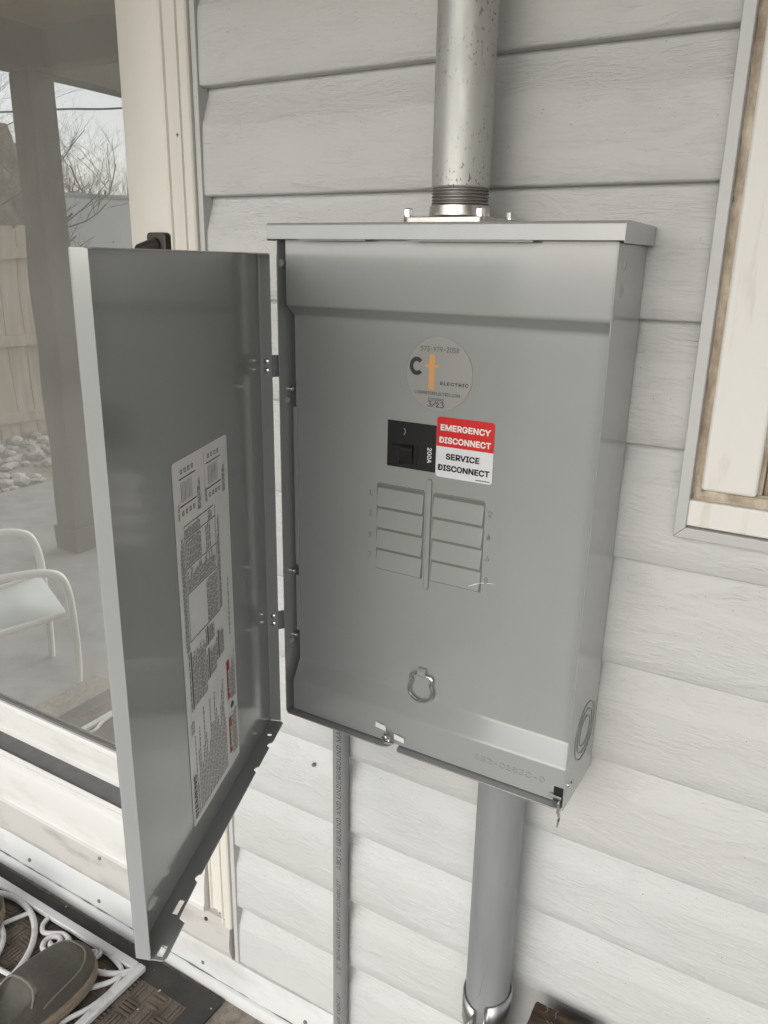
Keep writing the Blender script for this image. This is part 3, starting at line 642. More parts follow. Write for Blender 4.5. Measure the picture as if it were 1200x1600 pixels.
# latch with seal tags on the lower edge
b = NB(); tube(b, [(0.1530, -0.1000, -0.570), (0.1545, -0.1065, -0.5665), (0.1580, -0.1085, -0.5665), (0.1600, -0.1065, -0.570), (0.1595, -0.1055, -0.577), (0.1560, -0.1050, -0.5795), (0.1530, -0.1030, -0.577)], 0.0015, 8, closed=True); lt = obj('latch_loop', b, STEEL, ep, smooth=True)
b = NB(); tube(b, [(0.150, -0.104, -0.5735), (0.156, -0.109, -0.5755), (0.164, -0.104, -0.577)], 0.0021, 8); obj('latch_pin', b, STEEL, lt, smooth=True)
for x0, x1, z in ((0.1355, 0.1500, -0.563), (0.1620, 0.1760, -0.5715)):
    F_ = Frame((x0, YB-0.0016, z), (1, 0, -0.12), (0, 0, 1))
    b = NB(); prism(b, [(0, -0.004), (x1-x0, -0.004), (x1-x0, 0.003), (0, 0.003)], lambda x, z_: F_.p(x, z_, 0), lambda x, z_: F_.p(x, z_, 0.0008)); tg = obj('seal_tag', b, LABEL, lt)
    b = NB()
    for k in range(4): fquad(b, F_, 0.002+k*0.0026, 0.002+k*0.0026+0.0016, -0.0028, -0.0004, 0.0010)
    obj('tag_print', b, LTXT, tg) if False else b.free()
# ---- main breaker
b = NB(); box(b, 0.1350, 0.1955, YM-0.0011, YM+0.02, -0.2392, -0.1872); mb = obj('main_breaker', b, BLACK, ep, bevel=0.0005)
b = NB(); prism(b, [(YM-0.001, -0.212), (YM-0.0042, -0.2130), (YM-0.0066, -0.216), (YM-0.0060, -0.222), (YM-0.0034, -0.233), (YM-0.001, -0.2345)], lambda y, z: (0.1525, y, z), lambda y, z: (0.1690, y, z)); obj('toggle', b, BLACK, mb, bevel=0.0012)
b = NB(); box(b, 0.1415, 0.1522, YM-0.0035, YM-0.0008, -0.2345, -0.2135); box(b, 0.1693, 0.1735, YM-0.0026, YM-0.0008, -0.2345, -0.2110); obj('toggle_guard', b, BLACK, mb, bevel=0.0006)
b = NB(); tube(b, [(0.1560, YM-0.0013, -0.1945), (0.1578, YM-0.0013, -0.1962), (0.1580, YM-0.0013, -0.1990), (0.1562, YM-0.0013, -0.2018)], 0.0005, 6); obj('test_mark', b, LTXT2, mb)
b = NB(); box(b, 0.1835, 0.1950, YM-0.0019, YM-0.0009, -0.2380, -0.2080); obj('rating_plate', b, INK, mb)
b = NB(); FT = Frame((0.1890, YM-0.0020, -0.2205), (0, 0, -1), (1, 0, 0)); text(b, '200A', FT, -0.0085, 0.0085, -0.0027, 0.0027, 0.0002, bold=0.015); obj('rating_lettering', b, INKW, mb)
# ---- EMERGENCY DISCONNECT sticker
st = NB(); prism(st, rrect(0.1965, 0.2630, -0.2425, -0.1765, 0.0035), lambda x, z: FD.p(x, z, 0.0), lambda x, z: FD.p(x, z, 0.0004)); es = obj('warning_sticker', st, WSTK, ep)
tp = [p for p in rrect(0.1965, 0.2630, -0.2425, -0.1765, 0.0035) if p[1] > -0.2085]
b = NB(); prism(b, sorted(tp, key=lambda p: math.atan2(p[1]+0.185, p[0]-0.23)) if False else [(0.1965, -0.2085), (0.2630, -0.2085)] + tp, lambda x, z: FD.p(x, z, 0.00045), lambda x, z: FD.p(x, z, 0.0007)); obj('red_field', b, RED, es)
b = NB()
b.free()
for t_, x0, x1, z0, z1, m_ in (('EMERGENCY', 0.2010, 0.2590, -0.1912, -0.1842, INKW), ('DISCONNECT', 0.2000, 0.2600, -0.2047, -0.1977, INKW), ('SERVICE', 0.2085, 0.2480, -0.2222, -0.2152, INK), ('DISCONNECT', 0.1995, 0.2600, -0.2350, -0.2280, INK)):
    b = NB(); text(b, t_, FD, x0, x1, z0, z1, 0.0009, bold=0.026); obj('lettering', b, m_, es)
b = NB()
for k in range(9): fquad(b, FD, 0.2445+k*0.0018, 0.2445+k*0.0018+0.0014, -0.2403, -0.2392, 0.0009)
tag(obj('small_print', b, INK, es), kind='stuff')
# ---- round contractor sticker
b = NB(); prism(b, [(0.1965+0.0385*math.cos(R(a*6)), -0.1325+0.0385*math.sin(R(a*6))) for a in range(60)], lambda x, z: FD.p(x, z, 0.0), lambda x, z: FD.p(x, z, 0.0003)); cs = obj('round_sticker', b, CLEAR, ep)
b = NB(); h_ = 0.0006
b.free()
for t_, x0, x1, z0, z1, bo, sp_ in (('573-979-2058', 0.1740, 0.2185, -0.1092, -0.1040, 0.0, 1), ('ELECTRIC', 0.1985, 0.2310, -0.1432, -0.1397, 0.014, 1.15), ('COPPERTOPELECTRIC.COM', 0.1680, 0.2215, -0.1547, -0.1512, 0.0, 1), ('Installed:', 0.1845, 0.2035, -0.1607, -0.1570, 0.0, 1)):
    b = NB(); text(b, t_, FD, x0, x1, z0, z1, h_, bold=bo, space=sp_); obj('lettering', b, CHAR, cs)
b = NB()
def stroke(bm, pts, wd):
    pts = [Vector((p[0], 0, p[1])) for p in pts]
    for a, c in zip(pts[:-1], pts[1:]):
        t = (c-a).normalized(); n_ = Vector((-t.z, 0, t.x))*wd/2; a2 = a-t*wd*0.3; c2 = c+t*wd*0.3
        quad(bm, [FD.p(*(a2+n_).xz, h_+0.0001*random.random()), FD.p(*(c2+n_).xz, h_+0.0001*random.random()), FD.p(*(c2-n_).xz, h_+0.0001*random.random()), FD.p(*(a2-n_).xz, h_+0.0001*random.random())])
def sc_(pts, ox, oz, s): return [(ox+p[0]*s, oz+p[1]*s) for p in pts]
three = [(0, 1), (0.6, 0.95), (0.35, 0.6), (0.7, 0.4), (0.45, 0.05), (0, 0.1)]
stroke(b, sc_(three, 0.1845, -0.1672, 0.0058), 0.0009); stroke(b, sc_([(0, 0), (0.9, 1)], 0.1890, -0.1672, 0.0056), 0.0009)
stroke(b, sc_([(0, 0.7), (0.3, 1), (0.5, 0.6), (0, 0.02), (0.75, 0.1)], 0.1945, -0.1672, 0.0052), 0.0009); stroke(b, sc_(three, 0.1995, -0.1675, 0.0058), 0.0009)
tag(obj('handwriting', b, CHAR, cs), kind='stuff')
b = NB(); [fquad(b, Frame(FD.p(0.1697, -0.1256, h_), (1, 0, 0), (0, 0, 1)), 0, 0, 0, 0, 0) for _ in ()]; CC = [R(42+ k*276/22) for k in range(23)]; [quad(b, [FD.p(0.1697+r_*rx*math.cos(a_), -0.1256+r_*rz*math.sin(a_), h_) for r_, rx, rz, a_ in ((1, 0.0087, 0.0097, CC[k]), (1, 0.0087, 0.0097, CC[k+1]), (1, 0.0042, 0.0051, CC[k+1]), (1, 0.0042, 0.0051, CC[k]))]) for k in range(22)]; obj('letter_c', b, CHAR, cs)
b = NB(); fquad(b, FD, 0.1845, 0.1912, -0.1492, -0.1125, h_); quad(b, [FD.p(*p, h_+0.0001) for p in ((0.1800, -0.1262), (0.1955, -0.1262), (0.1955, -0.1228), (0.1800, -0.1228))]); obj('letter_t', b, COPPER, cs)

# ---- door
HX, HY, DA, DW, DT, DB, DF = -0.01914, -0.10932, 1.20305, 0.38846, -0.01518, -0.60174, 0.0150
dv = Vector((math.cos(DA), -math.sin(DA), 0)); nv = Vector((math.sin(DA), math.cos(DA), 0)); h0 = Vector((HX, HY, 0))
def dp(u, s, z): return h0+dv*u+nv*s+Vector((0, 0, z))
TT = 0.0013; rB = 0.0030
def upath(off, r):   # U path: hinge flange tip -> base -> free flange tip
    P = [(off, DF), (off, off+r+0.0012)]
    for k in range(6): a = R(180+90*k/5); P.append((off+r+r*math.cos(a), off+r+r*math.sin(a)))
    P += [(off+r+0.0015, off), (DW-off-r-0.0015, off)]
    for k in range(6): a = R(270+90*k/5); P.append((DW-off-r+r*math.cos(a), off+r+r*math.sin(a)))
    P += [(DW-off, off+r+0.0012), (DW-off, DF)]; return P
b = NB()
outer = [(u, s-TT) for u, s in upath(-TT+TT, rB+TT)]; 
o1 = upath(0, rB); i1 = [(u, s) for u, s in upath(TT, rB-TT)]
# separate top positions: hinge flange and face stop a little below the top / above the bottom flanges
prism(b, o1+i1[::-1], lambda u, s: dp(u, s-TT, DB-0.0004), lambda u, s: dp(u, s-TT, DT+0.0004))
dd = obj('door', b, GREY, ep, smooth=True)
# bottom flange with notches and a slot
def arc(u, s, r, a0, a1, n=7): return [(u+r*math.cos(R(a0+(a1-a0)*k/n)), s+r*math.sin(R(a0+(a1-a0)*k/n))) for k in range(n+1)]
sF = 0.0188
def notch(u, r=0.0062): return arc(u, sF+0.0012, r, 200, 340)
poly = [(0.004, 0.0), (0.004, sF-0.003), (0.007, sF)] + [(0.044, sF)] + notch(0.0585) + notch(0.1095) + notch(0.2890) + [(0.330, sF), (0.341, sF+0.0005), (0.345, 0.0262), (0.383, 0.0266), (0.3875, 0.0245), (0.3882, 0.0)]
b = NB()
a_ = [b.verts.new(dp(u, s, DB)) for u, s in poly]
outer_edges = [b.edges.new((a_[i], a_[(i+1) % len(a_)])) for i in range(len(a_))]
def hole(pts):
    v = [b.verts.new(dp(u, s, DB)) for u, s in pts]; return [b.edges.new((v[i], v[(i+1) % len(v)])) for i in range(len(v))]
he = hole(arc(0.0366, 0.0098, 0.0032, 0, 330, 11)) + hole([(0.3190, 0.0105), (0.3370, 0.0105), (0.3370, 0.0158), (0.3190, 0.0158)]) + hole([(0.372, 0.0165), (0.384, 0.0165), (0.384, 0.0225), (0.372, 0.0225)])
bmesh.ops.triangle_fill(b, use_beauty=True, edges=outer_edges+he)
bf = obj('bottom_flange', b, GREY, dd)
md = bf.modifiers.new('solid', 'SOLIDIFY'); md.thickness = TT; md.offset = 0
# top flange
b = NB(); tpoly = [(0.006, 0.0), (0.006, 0.0140), (0.010, 0.0155), (0.378, 0.0160), (0.385, 0.0150), (0.3880, 0.011), (0.3880, 0.0)]
prism(b, tpoly, lambda u, s: dp(u, s, DT), lambda u, s: dp(u, s, DT+TT)); obj('top_flange', b, GREY, dd, bevel=0.0004)
# rivets and hinge leaves
for zc in (-0.1375, -0.4570):
    for dz in (-0.0052, 0.0052):
        p = dp(-0.0001, 0.0078, zc+dz); b = NB()
        ring_ = []
        FR = Frame(p, nv, (0, 0, 1))
        for r, hh in ((0.0034, 0.0), (0.0034, 0.0009), (0.0022, 0.0018)): ring_.append([b.verts.new(FR.o+FR.ux*r*math.cos(k*math.pi/6)+FR.uy*r*math.sin(k*math.pi/6)+dv*(TT+hh)) for k in range(12)])
        for i in range(2):
            for k in range(12): b.faces.new((ring_[i][k], ring_[i][(k+1) % 12], ring_[i+1][(k+1) % 12], ring_[i+1][k]))
        b.faces.new(ring_[2]); obj('rivet', b, STEEL, dd, smooth=True)
    hp = dp(0.0, DF-0.004, 0); 
    b = NB(); prism(b, [(hp.x, hp.y-0.0008), (hp.x+0.004, hp.y+0.0005), (-0.0008, -0.0985), (-0.0008, -0.080), (-0.0022, -0.080), (-0.0024, -0.0975), (hp.x+0.003, hp.y+0.0022), (hp.x-0.001, hp.y+0.0008)], lambda x, y: (x, y, zc-0.0125), lambda x, y: (x, y, zc+0.0125)); obj('hinge', b, GREYD, ep, bevel=0.0003)

# ---- instruction label inside the door, printed sideways (reads upwards)
LH, LW = 0.3800, 0.1345
FL = Frame(dp(0.2555, 0.0003, -0.5725), (0, 0, 1), -(-dv))     # x: up along the label ; y: towards the free edge
# page: X 0..1 upwards, Y 0..1 from the free edge to the hinge
def LP(X, Y, h): return FL.o + FL.ux*(X*LH) - dv*(Y*LW) + nv*h
b = NB(); prism(b, [(p[0]/LH, p[1]/LW) for p in rrect(0, LH, 0, LW, 0.004)], lambda X, Y: LP(X, Y, 0.0), lambda X, Y: LP(X, Y, 0.0003)); il = obj('instruction_label', b, LABEL, ep)
def lq(bm, X0, X1, Y0, Y1, h=0.0006): quad(bm, [LP(X0, Y0, h), LP(X1, Y0, h), LP(X1, Y1, h), LP(X0, Y1, h)])
def lines(bm, X0, X1, Y0, Y1, n_, fill=0.55, ragged=0.25, h=0.0006):
    st_ = (Y1-Y0)/n_
    for i in range(n_):
        x = X0; end = X1-random.random()*ragged*(X1-X0) if random.random() < 0.6 else X1
        while x < end-0.004:
            wl = min(random.uniform(0.006, 0.022), end-x); lq(bm, x, x+wl, Y0+i*st_, Y0+(i+fill)*st_, h); x += wl+0.0028
rd = random.Random(3); fine = NB(); dark = NB(); red = NB(); white = NB()
class LF:   # frame for real lettering on the label page
    def p(s, x, y, h=0): return LP(x, 1-y, h)
lf = LF()
text(dark, 'SIEMENS', lf, 0.018, 0.150, 1-0.085, 1-0.035, 0.0007, bold=0.005)
lines(fine, 0.018, 0.11, 0.105, 0.14, 2); lines(dark, 0.10, 0.26, 0.105, 0.118, 1, 0.6); lines(fine, 0.27, 0.31, 0.05, 0.12, 3)
lines(fine, 0.02, 0.315, 0.155, 0.74, 19, 0.5, 0.55)
for x0, x1 in ((0.065, 0.135), (0.245, 0.320)):
    b = NB(); lq(b, x0-0.02, x1+0.03, 0.785, 0.845); obj('red_banner', b, REDL, il)
    b = NB(); text(b, 'DANGER', lf, x0, x1, 1-0.832, 1-0.798, 0.0009, bold=0.01); obj('banner_lettering', b, LABEL, il)
lines(fine, 0.03, 0.175, 0.86, 0.97, 6, 0.55, 0.4); lines(fine, 0.215, 0.365, 0.86, 0.97, 6, 0.55, 0.4)
for k in range(10):   # hand and spark pictogram
    a = rd.uniform(0, 6.28); r_ = rd.uniform(0, 0.010); lq(dark, 0.195+r_*math.cos(a)*0.6-0.004, 0.195+r_*math.cos(a)*0.6+0.005, 0.875+r_*3*math.sin(a)-0.018, 0.875+r_*3*math.sin(a)+0.02, 0.0006+k*0.00002)
# tables
for X0, X1, Y0, Y1, nl in ((0.335, 0.500, 0.11, 0.40, 9), (0.365, 0.455, 0.435, 0.60, 5), (0.465, 0.520, 0.435, 0.58, 5), (0.390, 0.475, 0.635, 0.76, 4)):
    lq(dark, X0, X1, Y0, Y0+0.022); lines(fine, X0+0.004, X1-0.004, Y0+0.035, Y1, nl, 0.6, 0.15)
    lines(dark, X0, X1, Y0-0.03, Y0-0.012, 1, 0.7, 0.2)
    for k in range(1, 3): lq(fine, X0, X1, Y0+(Y1-Y0)*k/3, Y0+(Y1-Y0)*k/3+0.004, 0.0007)
lines(fine, 0.42, 0.60, 0.885, 0.905, 1, 0.8, 0.1)
# big breaker table
for X in (0.525, 0.655, 0.722, 0.800, 0.832): lq(dark, X, X+0.0022, 0.13, 0.70 if X < 0.83 else 0.66)
for Y in (0.13, 0.69): lq(dark, 0.525, 0.832, Y, Y+0.005)
lines(fine, 0.505, 0.81, 0.055, 0.12, 4, 0.6, 0.1)
for X0, X1, n0, n1, rg in ((0.530, 0.652, 0.47, 0.68, 0.05), (0.660, 0.720, 0.15, 0.67, 0.5), (0.727, 0.797, 0.15, 0.42, 0.02), (0.727, 0.797, 0.50, 0.60, 0.1), (0.804, 0.830, 0.15, 0.42, 0.3), (0.804, 0.829, 0.56, 0.64, 0.5)):
    lines(fine, X0, X1, n0, n1, max(3, int((n1-n0)/0.026)), 0.6, rg)
lines(fine, 0.53, 0.83, 0.715, 0.765, 3, 0.6, 0.3)
# wiring diagrams
for Y0 in (0.12, 0.60):
    for k in range(9): lq(dark if k % 3 == 0 else fine, 0.895, 0.945, Y0+k*0.022, Y0+k*0.022+0.005)
    for X in (0.885, 0.952): lq(dark, X, X+0.003, Y0-0.03, Y0+0.25)
    for k in range(4):
        for X in (0.862, 0.965):
            yy = Y0+k*0.062; 
            lq(dark, X, X+0.011, yy, yy+0.006, 0.0007); lq(dark, X, X+0.011, yy+0.022, yy+0.028, 0.0007); lq(dark, X, X+0.0016, yy, yy+0.028, 0.00075); lq(dark, X+0.0094, X+0.011, yy, yy+0.028, 0.00075)
    lines(fine, 0.850, 0.93, Y0+0.27, Y0+0.33, 3, 0.6, 0.3); lines(fine, 0.855, 0.90, Y0-0.06, Y0-0.035, 2, 0.6, 0.2)
lq(fine, 0.86, 0.985, 0.53, 0.534)
tag(obj('fine_print', fine, LTXT2, il), kind='stuff'); tag(obj('dark_print', dark, LTXT, il), kind='stuff')
white.free(); red.free()

# ================================================================== UPPER CONDUIT AND HUB
PX, PY, PR = 0.2020, -0.0600, 0.0290
gp = thing('metal_conduit', 'galvanised steel conduit pipe rising from the top of the panel', 'conduit', (PX, PY, 0.035))
b = NB(); lathe(b, [(PR-0.004, 0.050), (PR-0.0012, 0.050), (PR, 0.0515), (PR, 1.16)], (PX, PY, 0), 'z', 64); obj('pipe', b, GALV, gp, smooth=True)
b = NB(); pr_ = [(PR-0.006, 0.0335), (PR-0.002, 0.0335)]
for k in range(5):
    z = 0.0345+k*0.0031; pr_ += [(PR-0.0022, z), (PR-0.0003, z+0.0010), (PR-0.0003, z+0.0017), (PR-0.0022, z+0.0029)]
pr_ += [(PR-0.0022, 0.0503), (PR-0.006, 0.0503)]
lathe(b, pr_, (PX, PY, 0), 'z', 48); obj('thread', b, THREAD, gp)
hb = thing('conduit_hub', 'cast metal hub bolted on the panel cap under the steel conduit', 'conduit hub', (PX, PY, 0.0175))
b = NB(); lathe(b, [(PR+0.006, 0.0215), (PR+0.004, 0.0225), (PR+0.0018, 0.0245), (PR+0.0010, 0.0335), (PR+0.0002, 0.0342), (PR-0.003, 0.0342)], (PX, PY, 0), 'z', 48); obj('collar', b, ALU, hb, smooth=True)
b = NB(); prism(b, rrect(PX-0.0440, PX+0.0455, PY-0.0430, PY+0.0430, 0.009), lambda x, y: (x, y, 0.0165), lambda x, y: (x, y, 0.0222)); obj('flange', b, ALU, hb, bevel=0.001)
for x, y in ((-0.0385, -0.036), (0.0395, -0.036), (0.0395, 0.036), (-0.0385, 0.036)):
    b = NB(); lathe(b, [(0.0052, 0.0218), (0.0052, 0.0238)], (PX+x, PY+y, 0), 'z', 20); lathe(b, [(0.0046, 0.0238), (0.0046, 0.0292), (0.0036, 0.0302)], (PX+x, PY+y, 0), 'z', 6); obj('bolt', b, STEEL, hb)

# ================================================================== PVC CONDUITS, STRAP
SX, SR, SYc = 0.0275, 0.0116, -0.0122
pc = thing('thin_plastic_conduit', 'thin grey plastic conduit with printed lettering running down the siding', 'conduit', (SX, SYc, -1.275))
b = NB(); lathe(b, [(SR, -1.2765), (SR, -H_+0.0005)], (SX, SYc, 0), 'z', 40); obj('pipe', b, PVCS, pc, smooth=True)
face = math.atan2(CAM.y-SYc, CAM.x-SX) - R(16)
def wrap(x, y, h):  # x runs up the pipe, y goes across (text's up is to the left)
    a = face - y/SR; r_ = SR+0.0003; return (SX+r_*math.cos(a), SYc+r_*math.sin(a), x)
for s_, z0, z1 in (('1/2"  SCH 40 RIGID PVC CONDUIT', -1.088, -0.905), ('ABOVE GROUND AND UNDERGROUND MAX 90', -0.888, -0.625), ('conduit (QCP', -1.235, -1.125)):
    b = NB(); text(b, s_, None, z0, z1, -0.0034, 0.0034, 0.0, shear=0.22, bold=0.004, fn=wrap); obj('printed_lettering', b, INKG, pc)
BX, BR, BY = 0.2865, 0.0292, -0.0475
bc = thing('thick_plastic_conduit', 'thick grey plastic conduit dropping from the underside of the panel', 'conduit', (BX, BY, -1.275))
b = NB(); lathe(b, [(BR, -1.2765), (BR, -H_-0.012), (BR+0.0001, -H_-0.0005)], (BX, BY, 0), 'z', 56); obj('pipe', b, PVC, bc, smooth=True)
b = NB(); lathe(b, [(BR+0.0048, -H_-0.0045), (BR+0.0048, -H_-0.001)], (BX, BY, 0), 'z', 8); obj('locknut', b, ZINC, bc, bevel=0.0008)
def pp(a, z): return (BX+(BR+0.0001)*math.cos(R(a)), BY+(BR+0.0001)*math.sin(R(a)), z)
def scr(pts, r): bm = NB(); tube(bm, [pp(a, z) for a, z in pts], [r*0.4]+[r]*(len(pts)-2)+[r*0.4], 5); return bm
obj('scratch', scr([(-82, -0.885), (-85, -0.902), (-88, -0.915), (-90, -0.925), (-97, -0.931), (-104, -0.936)], 0.0006), PVCS, bc)
sb = thing('conduit_strap', 'bent steel strap clamped around the thick plastic conduit', 'strap', (BX, BY, -1.0))
ca = math.degrees(math.atan2(CAM.y-BY, CAM.x-BX))
def band(a0, a1, tabs, zt, zb):
    bm = NB(); P = [(BX+(BR+0.0022)*math.cos(R(a0+(a1-a0)*k/22)), BY+(BR+0.0022)*math.sin(R(a0+(a1-a0)*k/22))) for k in range(23)]
    e = Vector((math.cos(R(a1)), math.sin(R(a1)))); 
    P += [(P[-1][0]+e.x*0.006, P[-1][1]+e.y*0.006), (P[-1][0]+e.x*0.020, P[-1][1]+e.y*0.020)]
    top = []
    for i, p in enumerate(P):
        f = i/(len(P)-1); top.append(zt-0.010*max(0, (f-0.45)/0.55)**1.5)
    A = [bm.verts.new((*p, zb)) for p in P]; B = [bm.verts.new((*p, t)) for p, t in zip(P, top)]
    for i in range(len(P)-1): bm.faces.new((A[i], A[i+1], B[i+1], B[i]))
    return bm
for a0, a1, zt in ((ca-180+4, ca-26, -0.945), (ca+178, ca-2, -0.933)):
    o = obj('clamp_half', band(a0, a1, 1, zt, -0.990), ZINC, sb, smooth=True, fixn=False); md = o.modifiers.new('solid', 'SOLIDIFY'); md.thickness = 0.0022; md.offset = 0

# ================================================================== WOODEN POST END
wp = thing('wooden_post', 'short dark weathered wooden post standing beside the thick conduit', 'post', (0.392, -0.065, -1.275))
b = NB(); box(b, 0.347, 0.437, -0.112, -0.024, -1.2755, -0.948)
bmesh.ops.subdivide_edges(b, edges=b.edges, cuts=5, use_grid_fill=True)
for v in b.verts: v.co += Vector((random.uniform(-1, 1), random.uniform(-1, 1), random.uniform(-1, 1)))*0.0016
obj('timber', b, WOODB, wp, bevel=0.004)
for k in range(9):
    b = NB(); x = 0.352+random.random()*0.06; y = -0.105+random.random()*0.07; tube(b, [(x, y, -0.9472), (x+random.uniform(-0.004, 0.004), y+0.006, -0.9465), (x+random.uniform(-0.006, 0.006), y+0.012, -0.9472)], 0.0006, 5); obj('splinter', b, SEAM, wp)

# ================================================================== MATS AND SHOES
MX1, MY1 = -0.204, -0.036
mm = thing('rubber_doormat', 'black rubber doormat with basket-weave tread lying on the patio by the door', 'doormat', (-0.7, -0.35, -1.275))
b = NB(); prism(b, rrect(-1.22, MX1, -0.53, MY1, 0.006), lambda x, y: (x, y, -1.2755), lambda x, y: (x, y, -1.2690)); obj('border', b, RUB, mm, bevel=0.0015)
b = NB(); box(b, -1.175, MX1-0.045, -0.485, MY1-0.045, -1.2695, -1.2683); obj('base', b, RUBT, mm)
b = NB(); cell = 0.034
nx, ny = int((1.175+MX1-0.045)/cell), int((0.485+MY1-0.045)/cell)
for i in range(nx):
    for j in range(ny):
        x = MX1-0.047-(i+1)*cell; y = MY1-0.047-(j+1)*cell
        for k in range(4):
            if random.random() < 0.12: continue
            o_ = 0.003+k*(cell-0.003)/4; jt = random.uniform(-0.0006, 0.0006)
            hh = -1.2664+random.uniform(-0.0006, 0.0004)
            if (i+j) % 2: box(b, x+0.0025, x+cell-0.0025, y+o_, y+o_+0.0042+jt, -1.2686, hh)
            else: box(b, x+o_, x+o_+0.0042+jt, y+0.0025, y+cell-0.0025, -1.2686, hh)
tag(obj('tread', b, RUBT, mm), kind='stuff')
# white scrollwork iron mat
gm = thing('scroll_doormat', 'white painted iron scrollwork doormat lying on the rubber mat', 'doormat', (-0.75, -0.3, -1.265))
GX1, GYT = -0.362, -0.0655
GX0, GYB = -1.10, -0.47
gz = -1.2585
def bar(p, q, wd, z0=-1.2652, z1=-1.2530):
    p, q = Vector((*p, 0)), Vector((*q, 0)); t = (q-p).normalized(); n_ = Vector((-t.y, t.x, 0))*wd/2
    bm = NB(); prism(bm, [(p+n_).xy[:], (q+n_).xy[:], (q-n_).xy[:], (p-n_).xy[:]], lambda x, y: (x, y, z0), lambda x, y: (x, y, z1)); return bm
for p, q in (((GX1-0.0085, GYT+0.0), (GX1-0.0085, GYB)), ((GX0+0.0085, GYT), (GX0+0.0085, GYB)), ((GX0+0.017, GYT-0.0085), (GX1-0.017, GYT-0.0085)), ((GX0+0.017, GYB+0.0085), (GX1-0.017, GYB+0.0085))):
    obj('rim', bar(p, q, 0.017), IRON, gm, bevel=0.003)
def sp(pts, r=0.0046, m=6):  # smooth spline tube on the mat
    P = [Vector((*p, gz)) for p in pts]; out = []
    for i in range(len(P)-1):
        p0, p1, p2, p3 = P[max(i-1, 0)], P[i], P[i+1], P[min(i+2, len(P)-1)]
        for k in range(m):
            t = k/m; out.append(0.5*((2*p1)+(-p0+p2)*t+(2*p0-5*p1+4*p2-p3)*t*t+(-p0+3*p1-3*p2+p3)*t**3))
    out.append(P[-1]); bm = NB(); tube(bm, out, r, 8, flat=1.0); return bm
def circ(cx, cy_, r, a0, a1, n_=14): return [(cx+r*math.cos(R(a0+(a1-a0)*k/n_)), cy_+r*math.sin(R(a0+(a1-a0)*k/n_))) for k in range(n_+1)]
def spiral(cx, cy_, r0, r1, a0, a1, n_=18): return [(cx+(r0+(r1-r0)*k/n_)*math.cos(R(a0+(a1-a0)*k/n_)), cy_+(r0+(r1-r0)*k/n_)*math.sin(R(a0+(a1-a0)*k/n_))) for k in range(n_+1)]
scr_ = []
bigc = (-0.700, -0.235)
scr_ += [(circ(bigc[0], bigc[1], 0.150, 0, 360, 40), 0.0058), (circ(bigc[0], bigc[1], 0.095, 0, 360, 30), 0.0048)]
for k in range(6): a = k*60+12; scr_.append(([(bigc[0]+0.02*math.cos(R(a)), bigc[1]+0.02*math.sin(R(a))), (bigc[0]+0.06*math.cos(R(a+8)), bigc[1]+0.06*math.sin(R(a+8))), (bigc[0]+0.150*math.cos(R(a)), bigc[1]+0.150*math.sin(R(a)))], 0.0042))
for k in range(6): a = k*60+42; scr_.append((spiral(bigc[0]+0.055*math.cos(R(a)), bigc[1]+0.055*math.sin(R(a)), 0.020, 0.005, a, a+420), 0.0038))
scr_ += [(spiral(-0.553, -0.117, 0.0260, 0.0040, 60, -520, 26), 0.0050), ([(-0.612, -0.083), (-0.606, -0.100), (-0.590, -0.111), (-0.574, -0.104), (-0.556, -0.094), (-0.540, -0.0945)], 0.0046), ([(-0.540, -0.0945), (-0.520, -0.108), (-0.515, -0.135), (-0.53, -0.17), (-0.545, -0.20)], 0.0050)]
scr_ += [([(-0.376, -0.078), (-0.400, -0.103), (-0.440, -0.120), (-0.50, -0.125)], 0.0052), ([(-0.445, -0.080), (-0.405, -0.088), (-0.386, -0.105), (-0.379, -0.135), (-0.384, -0.175), (-0.40, -0.22), (-0.376, -0.26)], 0.0046),
         ([(-0.372, -0.083), (-0.389, -0.104), (-0.398, -0.125), (-0.43, -0.16), (-0.48, -0.18)], 0.0046), (spiral(-0.468, -0.094, 0.013, 0.003, 80, -400, 18), 0.0036)]
for mx_, my_ in ((1, -1), (-1, 1), (-1, -1)):   # the same ornament in the other quarters
    for pts, r_ in list(scr_[14:21]):
        cx_, cy0 = (GX0+GX1)/2, (GYT+GYB)/2
        scr_.append(([(cx_+(p[0]-cx_)*mx_, cy0+(p[1]-cy0)*my_) for p in pts], r_))
for pts, r_ in scr_: obj('scroll', sp(pts, r_, 4), IRON, gm, smooth=True)

b = NB()
for k in range(150):
    x = random.uniform(-0.85, 0.5); y = random.uniform(-0.5, -0.032); r_ = random.uniform(0.0008, 0.0028)
    z_ = -1.2748 if x > MX1 or y > MY1 else -1.2686
    mtx = Matrix.Translation((x, y, z_+r_*0.3)) @ Matrix.Rotation(random.uniform(0, 6), 4, 'Z') @ Matrix.Diagonal((r_*random.uniform(0.7, 2.2), r_, r_*0.5, 1))
    bmesh.ops.create_icosphere(b, subdivisions=1, radius=1, matrix=mtx)
tag(obj('grit', b, ROCK), 'scattered pale grit and crumbs on the concrete and rubber mat', 'grit', kind='stuff')

